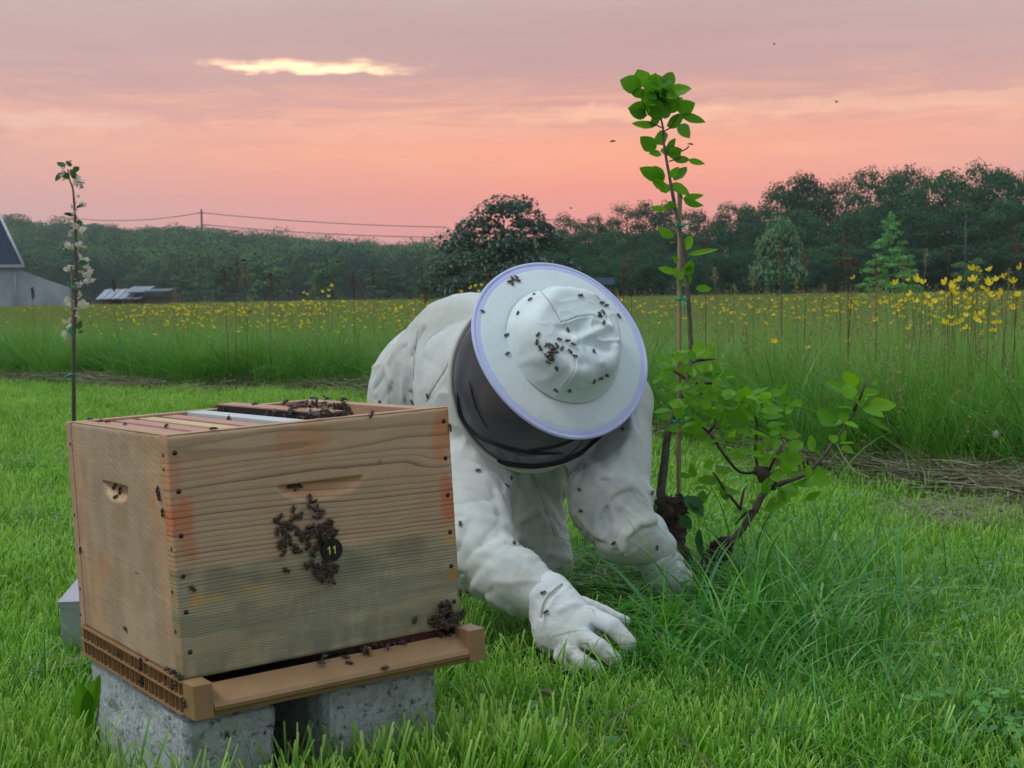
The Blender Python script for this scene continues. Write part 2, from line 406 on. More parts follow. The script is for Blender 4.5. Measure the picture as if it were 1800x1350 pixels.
M['hill_leaf'] = leafy('hill_tree_leaf', (.020, .085, .048), (.11, .24, .075), .05, .8, 1.8, spec=.1, tw=.2)
M['tree_bark'] = simple('tree_bark', (.035, .03, .026), (.06, .05, .042), 3, .9)
M['bee_dark'] = simple('bee_body', (.012, .008, .006), (.030, .018, .011), 260, .45, .0002, .5)
M['bee_band'] = simple('bee_band', (.085, .045, .018), (.045, .025, .012), 260, .5)
def wing():
    t = NT('bee_wing'); t.fin((.11, .10, .095), .3, .5)
    tr = t.n('ShaderNodeBsdfTransparent'); mx = t.n('ShaderNodeMixShader'); mx.inputs[0].default_value = .6
    t.L.new(t.b.outputs[0], mx.inputs[1]); t.L.new(tr.outputs[0], mx.inputs[2]); t.L.new(mx.outputs[0], t.out.inputs[0]); return t.m
M['wing'] = wing()
M['plaster'] = simple('old_render', (.48, .52, .56), (.34, .38, .42), .9, .9, .02, .1, detail=8)
M['slate'] = simple('slate_roof', (.022, .040, .065), (.032, .052, .08), 3, .9, .02, .08)
M['board'] = simple('barge_board', (.45, .48, .52), (.38, .4, .44), 2, .6)
M['tin'] = simple('tin_sheet', (.22, .28, .34), (.34, .40, .46), 1.2, .5, .0, .4)
M['hut_wood'] = simple('hut_boards', (.12, .09, .075), (.08, .065, .055), 3, .8)
M['pole'] = simple('pole_wood', (.05, .045, .045), (.08, .07, .07), 2, .8)

# ------------------------------------------------------------------ scatter (stuff only)
def scatter(name, pts, rots, scl, idx, sources, kind='stuff', label=None, cat=None, group=None):
    """one object whose points carry copies of a few tuft meshes"""
    pts = np.asarray(pts, float); n = len(pts)
    me = mesh_data(name, pts, [], (), False, {'rot': ('FLOAT_VECTOR', rots), 'scl': ('FLOAT', scl), 'pick': ('FLOAT', idx)})
    o = obj(name, me)
    c = bpy.data.collections.new(name + '_sources')
    for i, s in enumerate(sources):
        q = bpy.data.objects.new('%s_tuft_%02d' % (name, i), s); c.objects.link(q)
    ng = bpy.data.node_groups.new(name + '_scatter', 'GeometryNodeTree')
    ng.interface.new_socket('Geometry', in_out='INPUT', socket_type='NodeSocketGeometry')
    ng.interface.new_socket('Geometry', in_out='OUTPUT', socket_type='NodeSocketGeometry')
    N, L = ng.nodes, ng.links
    gi, go = N.new('NodeGroupInput'), N.new('NodeGroupOutput')
    ip = N.new('GeometryNodeInstanceOnPoints'); ci = N.new('GeometryNodeCollectionInfo')
    ci.inputs[0].default_value = c; ci.inputs['Separate Children'].default_value = True; ci.inputs['Reset Children'].default_value = True
    def na(nm, ty):
        q = N.new('GeometryNodeInputNamedAttribute'); q.data_type = ty; q.inputs[0].default_value = nm; return q.outputs[0]
    er = N.new('FunctionNodeEulerToRotation'); L.new(na('rot', 'FLOAT_VECTOR'), er.inputs[0])
    L.new(gi.outputs[0], ip.inputs['Points']); L.new(ci.outputs[0], ip.inputs['Instance'])
    ip.inputs['Pick Instance'].default_value = True
    L.new(na('pick', 'FLOAT'), ip.inputs['Instance Index']); L.new(er.outputs[0], ip.inputs['Rotation']); L.new(na('scl', 'FLOAT'), ip.inputs['Scale'])
    L.new(ip.outputs[0], go.inputs[0])
    md = o.modifiers.new('scatter', 'NODES'); md.node_group = ng
    return tag(o, label, cat, group, kind)

def blades(name, n, rad, h, w, lean, mats, seg=3, blunt=.0, seed=0, droop=.5, square=False, head=0.0):
    """a tuft of n curved tapering blades"""
    g = np.random.default_rng(seed)
    vs, fs, tone, tip, mi = [], [], [], [], []
    for i in range(n):
        if square: b = np.array([g.uniform(-rad, rad), g.uniform(-rad, rad), -.01])
        else:
            a = g.uniform(0, 6.28); q = rad * math.sqrt(g.uniform()); b = np.array([math.cos(a) * q, math.sin(a) * q, -.01])
        H = g.uniform(*h); W = g.uniform(*w); a = g.uniform(0, 6.28); d = np.array([math.cos(a), math.sin(a), 0]); s = np.array([-d[1], d[0], 0])
        tw = g.uniform(-.9, .9); s = s * math.cos(tw) + d * math.sin(tw)
        ln = abs(g.normal(0, lean)); dr = droop * g.uniform(.2, 1.2); tn = g.uniform()
        base = len(vs)
        for k in range(seg + 1):
            t = k / seg; ang = ln + dr * t * t * 1.3
            p = b + d * H * (math.sin(ln) * t + dr * t ** 2.4 * .6) + np.array([0, 0, H * (math.cos(ln) * t - dr * .35 * t ** 3)])
            ww = W * (1 - t ** 1.6 * (1 - blunt)) * .5
            vs += [p - s * ww, p + s * ww]; tone += [tn, tn]; tip += [t ** 6 * .8] * 2
        for k in range(seg):
            q = base + 2 * k; fs.append((q, q + 1, q + 3, q + 2)); mi.append(0)
        if head and g.uniform() < head:    # a loose seed panicle at the tip
            top = vs[-1]
            for k in range(10):
                c = top + np.array([g.normal(0, .008), g.normal(0, .008), g.uniform(-.07, .05)]); r = .0045
                e = np.array([g.normal(), g.normal(), g.normal() + 1.]); e /= np.linalg.norm(e); f_ = np.cross(e, (1, .2, 0)); f_ /= np.linalg.norm(f_)
                q = len(vs); vs += [c - e * r * 2, c + f_ * r * .7, c + e * r * 2, c - f_ * r * .7]; fs.append((q, q + 1, q + 2, q + 3)); tone += [g.uniform()] * 4; tip += [0] * 4; mi.append(1)
    return mesh_data(name, np.array(vs), fs, mats, True, {'tone': ('FLOAT', tone), 'tip': ('FLOAT', tip)}, midx=mi)
# ------------------------------------------------------------------ setting: ground, hill
def hor(px): return 534 - 28 * px / 1800.0
EDGE = np.array([(-30, 34), (-8, 17), (-4.7, 13.05), (-3.9, 12.2), (-1.04, 10.3), (1.0, 6.3), (1.2, 5.6), (1.42, 5.2), (1.68, 4.8), (2.5, 3.9), (4, 2.7), (9, -2)])
def yedge(x): return np.interp(x, EDGE[:, 0], EDGE[:, 1]) + .22 * (n2d(np.asarray(x) * 1.7, 0 * np.asarray(x) + 3, 5) - .5) * 2
def build_ground():
    ys = np.concatenate([np.arange(-6, 16, .25), np.geomspace(16, 880, 50)])
    v = []; f = []
    xs = np.concatenate([-np.geomspace(700, 12, 34), np.arange(-11.5, 11.6, .25), np.geomspace(12, 700, 34)])
    X, Y = np.meshgrid(xs, ys)
    Z = .02 * (n2d(X * 1.3, Y * 1.3, 2, 3) - .5) * np.clip(1 - (np.hypot(X, Y) - 8) / 8, 0, 1)
    v = np.stack([X, Y, Z], -1).reshape(-1, 3); nx = len(xs)
    idx = np.arange(len(ys) * nx).reshape(len(ys), nx)
    f = np.stack([idx[:-1, :-1], idx[:-1, 1:], idx[1:, 1:], idx[1:, :-1]], -1).reshape(-1, 4)
    o = obj('ground', mesh_data('ground', v, f, [M['soil']])); tag(o, kind='structure')
build_ground()
RIDGE = [(-400, 380), (0, 374), (60, 380), (120, 383), (200, 382), (280, 390), (380, 394), (450, 402), (520, 408), (600, 417), (700, 426), (760, 433), (1000, 450), (1400, 470), (2400, 480)]
def hill_z(x, y):
    px = 900 + x / np.maximum(y, 1) * 2500
    top = np.interp(px, [a for a, b in RIDGE], [b for a, b in RIDGE])
    zt = (534 - 28 * px / 1800 - top) / 2500 * 500 + .7 - 14.0
    t = np.clip((y - 300) / 200, 0, 1); s = t * t * (3 - 2 * t) * .55 + t * .45
    return zt * s
def build_hill():
    ys = np.arange(290, 900, 12.); xs = np.arange(-420, 420, 12.)
    X, Y = np.meshgrid(xs, ys); Z = hill_z(X, Y) + 2.0 * (n2d(X * .02, Y * .02, 4, 2) - .5) - .3
    Z[0] = -1
    idx = np.arange(X.size).reshape(X.shape)
    f = np.stack([idx[:-1, :-1], idx[:-1, 1:], idx[1:, 1:], idx[1:, :-1]], -1).reshape(-1, 4)
    o = obj('hill', mesh_data('hill', np.stack([X, Y, Z], -1).reshape(-1, 3), f, [M['soil']])); tag(o, kind='structure')
build_hill()

def leaf_cloud(name, lobes, n, size, mats, seed, extra=None, core=.35):
    """crown of n small leaf faces gathered in lobes; lobes = (centre, radii). Extra = (count, size) of pale candles (second material)"""
    g = np.random.default_rng(seed)
    w = np.array([l[1][0] * l[1][1] * l[1][2] for l in lobes]) ** .75; w /= w.sum()
    pick = g.choice(len(lobes), n, p=w)
    d = g.normal(size=(n, 3)); d /= np.linalg.norm(d, axis=1)[:, None]
    d[:, 2] = np.where(d[:, 2] < -.35, -d[:, 2] * .6, d[:, 2])
    r = 1 - core * g.random(n) ** 1.6 * 1.4
    C0 = np.array([l[0] for l in lobes])[pick]; R0 = np.array([l[1] for l in lobes])[pick]
    c = C0 + d * R0 * r[:, None]
    c = c + (fbm(c * 9 / max(R0.max() * 3, 1e-3), 2, seed)[:, None] - .5) * d * R0 * .9
    a = g.normal(size=(n, 3)) * .8 + d * 1.7 + np.array([0, 0, .5]); a /= np.linalg.norm(a, axis=1)[:, None]
    u = np.cross(a, g.normal(size=(n, 3))); u /= np.linalg.norm(u, axis=1)[:, None]; vv = np.cross(a, u)
    s = size * g.uniform(.5, 1.3, n)[:, None]
    V_ = np.stack([c - u * s, c - vv * s * .6, c + u * s, c + vv * s * .6], 1).reshape(-1, 3)
    F_ = np.arange(4 * n).reshape(n, 4); mi = np.zeros(n, int)
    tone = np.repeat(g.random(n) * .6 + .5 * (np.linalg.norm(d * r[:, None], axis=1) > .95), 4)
    if extra:
        k, cs = extra; pk = g.choice(len(lobes), k, p=w); d2 = g.normal(size=(k, 3)); d2 /= np.linalg.norm(d2, axis=1)[:, None]; d2[:, 2] = np.abs(d2[:, 2]) * .9 - .15; d2[:, 1] = -np.abs(d2[:, 1])
        c2 = np.array([l[0] for l in lobes])[pk] + d2 * np.array([l[1] for l in lobes])[pk] * 1.04
        vs = []; fs = []
        b = len(V_)
        for q in range(k):
            s_ = cs * g.uniform(.6, 1.2); p = c2[q]
            vs += [p + (s_ * .45, 0, 0), p + (0, s_ * .45, 0), p + (-s_ * .45, 0, 0), p + (0, -s_ * .45, 0), p + (0, 0, s_ * 1.5), p + (0, 0, -s_ * .4)]
            o = b + 6 * q
            fs += [(o, o + 1, o + 4), (o + 1, o + 2, o + 4), (o + 2, o + 3, o + 4), (o + 3, o, o + 4), (o + 1, o, o + 5), (o + 2, o + 1, o + 5), (o + 3, o + 2, o + 5), (o, o + 3, o + 5)]
        V_ = np.concatenate([V_, np.array(vs)]); tone = np.concatenate([tone, np.full(6 * k, .5)]); F_ = F_.tolist() + fs; mi = np.concatenate([mi, np.ones(8 * k, int)])
    return mesh_data(name, V_, F_, mats, False, {'tone': ('FLOAT', tone), 'tip': ('FLOAT', np.zeros(len(V_)))}, midx=mi if extra else None)
def lobes_round(seed, k=16, squash=1.0, low=.12):
    """unit tree: height 1, width about 1"""
    g = np.random.default_rng(seed); L_ = []
    for i in range(k):
        t = (i + .5) / k; z = low + .1 + (1 - low - .2) * t
        w = .34 * math.sqrt(max(0.05, 1 - ((z - .5) / .56) ** 2))
        a = i * 2.4 + g.uniform(-.4, .4); rr = w * g.uniform(.5, 1.0)
        s = g.uniform(.12, .19)
        L_.append(((math.cos(a) * rr, math.sin(a) * rr, z), (s * 1.15, s * 1.15, s * .8 * squash)))
    L_.append(((0, 0, .5), (.22, .22, .3)))
    return L_
def trunk_mesh(name, seed, h=.75, r=.018):
    g = random.Random(seed); b = MB()
    b.tube([(0, 0, -.02), (g.uniform(-.01, .01), 0, h * .4), (g.uniform(-.03, .03), g.uniform(-.03, .03), h)], [r * 1.3, r, r * .3], 6)
    for k in range(7):
        z = g.uniform(.25, .65); a = g.uniform(0, 6.28); l = g.uniform(.15, .3)
        b.tube([(0, 0, z), (math.cos(a) * l * .5, math.sin(a) * l * .5, z + l * .5), (math.cos(a) * l, math.sin(a) * l, z + l * .95)], [r * .5, r * .3, r * .08], 5)
    return mesh_data(name, b.v, b.f, [M['tree_bark']])
TR = [trunk_mesh('tree_trunk', 40 + i) for i in range(4)]
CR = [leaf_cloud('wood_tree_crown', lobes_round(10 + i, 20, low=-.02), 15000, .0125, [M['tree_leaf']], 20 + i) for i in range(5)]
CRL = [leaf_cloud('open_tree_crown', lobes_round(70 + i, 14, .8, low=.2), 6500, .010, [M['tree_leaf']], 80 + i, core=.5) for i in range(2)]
def tree(name, label, px, ytop, d, width, crown, trunk, group=None, rz=None, rename='crown', z0=0.0, cat='tree'):
    x = (px - 900) / F * d; h = (hor(px) - ytop) / F * d + .72 - z0
    o = empty(name, (x, d, z0), (0, 0, random.uniform(0, 6.28) if rz is None else rz)); tag(o, label, cat, group)
    w = width / F * d
    c = obj('crown', crown, o); c.scale = (w, w, h); c.name = 'crown'
    if trunk is not None:
        t = obj('trunk', trunk, o); t.scale = (h, h, h)
    return o
WG = 'trees of the dark wood beyond the meadow'
wood = [  # px, top y, distance, width px
 (1010, 376, 165, 95), (1062, 374, 170, 95), (1105, 352, 160, 100), (1150, 345, 158, 105), (1200, 356, 165, 100), (1240, 370, 172, 95), (1290, 352, 168, 110), (1335, 352, 172, 100),
 (1385, 312, 150, 130), (1430, 302, 146, 140), (1492, 300, 150, 130), (1545, 290, 142, 150), (1600, 288, 150, 120), (1640, 304, 140, 150), (1700, 290, 142, 160), (1745, 284, 148, 130), (1800, 292, 136, 150), (1860, 280, 140, 170), (1930, 285, 140, 170),
 (975, 395, 150, 90), (1035, 405, 148, 110), (1090, 400, 145, 110), (1170, 398, 148, 120), (1225, 405, 146, 110), (1290, 398, 150, 120), (1350, 375, 140, 120), (1420, 365, 134, 140), (1500, 365, 136, 140), (1575, 355, 130, 150), (1660, 360, 128, 150), (1735, 350, 126, 160), (1820, 355, 125, 160),
 (1000, 440, 135, 110), (1120, 440, 134, 130), (1200, 440, 134, 120), (1270, 440, 132, 130), (1345, 435, 128, 130), (1470, 430, 122, 160), (1560, 430, 120, 150), (1650, 430, 118, 150), (1730, 425, 116, 160), (1820, 425, 115, 160)]
ORD = 'first second third fourth fifth sixth seventh eighth ninth tenth eleventh twelfth thirteenth fourteenth fifteenth sixteenth seventeenth eighteenth nineteenth'.split()
for i, (px, yt, d, w) in enumerate(wood):
    row = 'back' if i < 19 else ('middle' if i < 32 else 'front')
    lab = {'back': 'dark leafy tree whose top meets the pink sky, back row of the wood', 'middle': 'dark leafy tree in the middle row of the wood beyond the meadow', 'front': 'low shaded tree in the front row of the wood along the meadow'}[row]
    sparse = i in (2, 4, 10)
    q = [j for j in range(len(wood)) if (j < 19, j < 32) == (i < 19, i < 32)]; lab = ORD[q.index(i)] + ' tree from the left in the ' + row + ' row of the dark wood'
    tree('wood_tree', lab, px, yt, d, w * 1.12, CRL[i % 2] if sparse else CR[i % 5], TR[i % 4], WG + (', back row' if row == 'back' else ', middle row' if row == 'middle' else ', front row'))
# the broad chestnut in the middle, the small one and the pale conifer on the right
bigl = [((x / 100., y, z / 100.), (r / 100., r / 100., r / 115.)) for x, y, z, r in
        [(-38, 0, 30, 14), (-30, -.1, 50, 15), (-14, .05, 66, 17), (2, -.1, 78, 18), (12, .1, 84, 14), (20, -.1, 66, 16), (32, 0, 52, 15), (41, -.05, 32, 13), (-44, 0, 16, 11), (45, -.05, 14, 12), (-20, -.25, 36, 16), (8, -.28, 50, 17), (25, -.2, 30, 16), (-5, -.3, 24, 17), (-32, -.15, 14, 13), (28, -.2, 12, 13), (0, 0, 45, 26), (-26, .1, 60, 11), (30, .05, 66, 10)]]
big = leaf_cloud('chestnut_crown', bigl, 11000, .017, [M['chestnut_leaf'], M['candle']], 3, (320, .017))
tree('chestnut_tree', 'broad dark chestnut tree with pale flower candles behind the white hat', 886, 336, 92, 250, big, TR[0], rz=0)
sml = [((0, 0, .45), (.36, .34, .42)), ((-.16, -.1, .28), (.3, .3, .25)), ((.17, -.1, .30), (.28, .3, .25)), ((.03, -.05, .74), (.27, .25, .23)), ((.14, 0, .58), (.27, .25, .24)), ((-.12, -.05, .60), (.26, .25, .24))]
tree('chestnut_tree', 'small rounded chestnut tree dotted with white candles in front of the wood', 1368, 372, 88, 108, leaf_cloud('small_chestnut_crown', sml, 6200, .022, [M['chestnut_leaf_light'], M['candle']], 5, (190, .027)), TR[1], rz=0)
def conifer_crown():
    g = np.random.default_rng(9); L_ = []
    for k in range(46):
        t = k / 45.; z = .04 + .92 * t; w = (.46 * (1 - t) ** .75 + .03) * g.uniform(.65, 1.15); a = k * 2.4 + g.uniform(-.5, .5); s = g.uniform(.7, 1.3)
        L_.append(((math.cos(a) * w * .8, math.sin(a) * w * .8, z + g.uniform(-.04, .03)), ((.05 + .11 * (1 - t)) * s, (.05 + .11 * (1 - t)) * s, .045 * s)))
        if k % 3 == 0: L_.append(((math.cos(a) * w * .3, math.sin(a) * w * .3, z), (.13 * (1 - t) + .04, .13 * (1 - t) + .04, .06)))
    return leaf_cloud('conifer_crown', L_, 9500, .016, [M['conifer_leaf']], 12, core=.8)
tree('conifer', 'pale green feathery conifer standing in front of the dark wood', 1567, 376, 84, 132, conifer_crown(), TR[2])
CB = [leaf_cloud('bush_crown', lobes_round(90 + i, 12, .9, low=-.1), 2600, .03, [M['hill_leaf']], 95 + i) for i in range(2)]
for px, yt, d, w, lab in [(575, 452, 190, 90, 'rounded green bush standing before the wooded hill'), (470, 440, 210, 110, 'dull ragged bush before the wooded hill, behind the brown stalks'),
                          (395, 462, 200, 80, 'low bush at the foot of the hill beside the tin shed'), (690, 470, 205, 110, 'low green bush between the hill and the broad chestnut'),
                          (760, 468, 120, 70, 'small dark bush at the left foot of the broad chestnut'), (1705, 452, 95, 70, 'greyish low shrub at the foot of the wood on the right'), (330, 480, 220, 80, 'small low bush above the tin shed roof')]:
    tree('bush', lab, px, yt, d, w, CB[px % 2], None, cat='bush')
# wooded hill: one mass
def hill_forest():
    g = np.random.default_rng(21); pts = []; 
    for y in np.arange(302, 560, 8.6):
        for x in np.arange(-.46 * y, .12 * y, 9.6):
            xx, yy = x + g.uniform(-3.6, 3.6), y + g.uniform(-3.6, 3.6)
            pts.append((xx, yy, float(hill_z(np.array(xx), np.array(yy))) - 1.0))
    n = len(pts)
    src = [leaf_cloud('hill_tree_crown', [((0, 0, .50), (.47, .47, .42)), ((.16 - .1 * i, -.1, .62), (.30, .30, .26)), ((0, 0, .2), (.36, .36, .3))][:2 + i % 2], 4200, .0185, [M['hill_leaf']], 110 + i, core=.10) for i in range(4)]
    scatter('forest', pts, [(0, 0, a) for a in g.uniform(0, 6.28, n)], g.uniform(10, 14.5, n) * g.choice([1, 1, 1.15], n), g.integers(0, 4, n), src, 'stuff')
hill_forest()
def undergrowth():
    g = np.random.default_rng(33); n = 150; y = g.uniform(118, 182, n); px = g.uniform(960, 1900, n); x = (px - 900) / F * y
    scatter('undergrowth', np.stack([x, y, -.6 + 0 * x], 1), [(0, 0, a) for a in g.uniform(0, 6.28, n)], g.uniform(3.4, 5.8, n), g.integers(0, 2, n), CR[:2])
undergrowth()

# ------------------------------------------------------------------ far buildings and poles
def zz(px, py, d): return .72 + (hor(px) - py) / F * d
def xx(px, d): return (px - 900) / F * d
def house():
    d = 110; h = empty('farmhouse', (xx(36, d), d, 0), (0, 0, R(19))); tag(h, 'grey rendered farmhouse with steep dark slate roof at the left edge', 'house')
    x0, x1 = -14., 0.; zt = zz(20, 463, d)
    b = MB(); b.box((x0, 0, -.3), (x1, 8, zt)); b.build('wall', M['plaster'], h, False)
    b = MB(); e = .45; xr = x1 - 1.3; zr = zz(0, 368, d)
    v = [(x0, -e, zt - .15), (x1 + e, -e, zt - .15), (x1 + e, 8 + e, zt - .15), (x0, 8 + e, zt - .15), (x0, 4, zr), (xr, 4, zr)]
    b.add(v, [(0, 1, 5, 4), (1, 2, 5), (2, 3, 4, 5), (0, 3, 2, 1)]); r = b.build('roof', M['slate'], h, False)
    b = MB(); b.tube([(x1 + e, -e, zt - .1), (xr, 4, zr + .04)], .11, 6); b.build('hip_flashing', M['board'], r)
    b = MB(); b.box((x0, -e - .1, zt - .35), (x1 + e + .1, -e - .003, zt - .12)); b.build('gutter', M['board'], h, False)
    b = MB(); b.tube([(x1 - .2, -.12, -.2), (x1 - .2, -.12, zt - .3)], .08, 6); b.build('downpipe', M['board'], h)
    xs = np.linspace(x1 + .01, (xx(120, d) - xx(36, d)) * 1.05, 9); b = MB(); v = []; f = []
    for i, x in enumerate(xs):
        t = i / 8.; z = (zt - .35) * (1 - t ** .85) + zz(118, 505, d) * t ** .85
        v += [(x, .3, -.3), (x, .3, z), (x, 3, z), (x, 3, -.3)]
    for i in range(8):
        a, c = 4 * i, 4 * i + 4; f += [(a, a + 1, c + 1, c)[::-1], (a + 1, a + 2, c + 2, c + 1)[::-1], (a + 2, a + 3, c + 3, c + 2)[::-1]]
    f += [(0, 1, 2, 3), (32, 35, 34, 33)]; b.add(v, f); b.build('outbuilding_wall', M['plaster'], h, False)
house()
def shed():
    d = 125; s = empty('shed', (xx(235, d), d, 0)); tag(s, 'low tin roofed shed behind the meadow right of the farmhouse', 'shed')
    w = lambda px: xx(px, d) - xx(235, d)
    b = MB(); b.box((w(180), .6, -.2), (w(305), 4, zz(240, 522, d))); b.build('wall', M['hut_wood'], s, False)
    for a, c, y1, y2 in [(172, 252, 526, 509), (222, 262, 514, 504), (255, 300, 512, 508)]:
        b = MB(); k = 12
        for i in range(k):
            u0 = w(a) + (w(c) - w(a)) * i / k; u1 = u0 + (w(c) - w(a)) / k * .92; dz = .04 * (i % 2)
            b.add([(u0, 0, zz(a, y1, d) + dz), (u1, 0, zz(a, y1, d) + dz + .03), (u1, 3, zz(a, y2, d) + dz + .03), (u0, 3, zz(a, y2, d) + dz), (u0, 0, zz(a, y1, d) + dz - .06), (u1, 0, zz(a, y1, d) + dz - .05), (u1, 3, zz(a, y2, d) + dz - .05), (u0, 3, zz(a, y2, d) + dz - .06)],
                  [(0, 1, 2, 3), (7, 6, 5, 4), (0, 4, 5, 1), (1, 5, 6, 2), (2, 6, 7, 3), (3, 7, 4, 0)])
        b.build('roof_sheet', M['tin'], s, False)
shed()
def hut():
    d = 112; s = empty('hut', (xx(1062, d), d, 0)); tag(s, 'small brown wooden hut at the foot of the wood behind the hat', 'hut')
    b = MB(); b.box((-.75, 0, -.1), (.75, 1.6, 1.45)); b.build('wall', M['hut_wood'], s, False)
    b = MB(); b.add([(-.95, -.25, 1.4), (.95, -.25, 1.4), (.95, 1.8, 1.95), (-.95, 1.8, 1.95), (-.95, -.25, 1.5), (.95, -.25, 1.5), (.95, 1.8, 2.05), (-.95, 1.8, 2.05)], [(0, 3, 2, 1), (4, 5, 6, 7), (0, 1, 5, 4), (1, 2, 6, 5), (2, 3, 7, 6), (3, 0, 4, 7)]); b.build('roof', M['slate'], s, False)
hut()
def poles():
    d = 430; x = xx(362, d); zt = zz(362, 369, d); zb = float(hill_z(np.array(x), np.array(d * 1.))) - 1
    o = empty('utility_pole', (x, d, zb)); tag(o, 'wooden utility pole rising above the wooded hill with sagging wires', 'pole')
    b = MB(); b.tube([(0, 0, 0), (0, 0, zt - zb)], [.35, .28], 8); b.build('shaft', M['pole'], o)
    b = MB(); b.box((-.9, -.12, zt - zb - 1.2), (.9, .12, zt - zb - .95)); b.build('crossarm', M['pole'], o, False)
    def wire(p0, p1, sag):
        b = MB(); pts = [];
        for i in range(17):
            t = i / 16; q = np.array(p0) * (1 - t) + np.array(p1) * t; q[2] -= sag * 4 * t * (1 - t); pts.append(q - np.array([x, d, zb]))
        b.tube(pts, .11, 5); b.build('wire', M['pole'], o)
    wire((x, d, zt - 1.), (xx(790, 400), 400, zz(790, 400, 400)), .8)
    wire((x, d, zt - 4.5), (xx(790, 398), 398, zz(790, 418, 398)), .8)
    wire((x, d, zt - 1.), (xx(100, 460), 460, zz(100, 380, 460)), 2.)
    d = 105; x = xx(1698, d); o = empty('pole', (x, d, 0)); tag(o, 'thin grey post standing before the wood on the right', 'pole')
    b = MB(); b.tube([(0, 0, -.1), (0, 0, zz(1698, 380, d))], [.09, .07], 6); b.build('shaft', M['pole'], o)
    b = MB(); b.box((-.22, -.06, zz(1698, 388, d)), (.22, .06, zz(1698, 383, d))); b.build('cap', M['pole'], o, False)
poles()
# ------------------------------------------------------------------ hive
BW, BD, BH, BT = .422, .470, .320, .025
HM = Matrix(((0.8413, -0.539, -0.0419, -0.4337), (0.5396, 0.8419, 0.0041, 1.8241), (0.0331, -0.026, 0.9991, 0.2264), (0, 0, 0, 1)))
_q = HM.to_quaternion(); HMr = Matrix.Translation(HM.translation) @ _q.to_matrix().to_4x4()
def hive_root(name, label, cat, group=None, off=(0, 0, 0)):
    o = bpy.data.objects.new(name, None); o.empty_display_size = .05; col.objects.link(o)
    o.matrix_world = HMr @ Matrix.Translation(Vector(off)); return tag(o, label, cat, group)
def sstep(a, b, x): t = np.clip((x - a) / (b - a), 0, 1); return t * t * (3 - 2 * t)

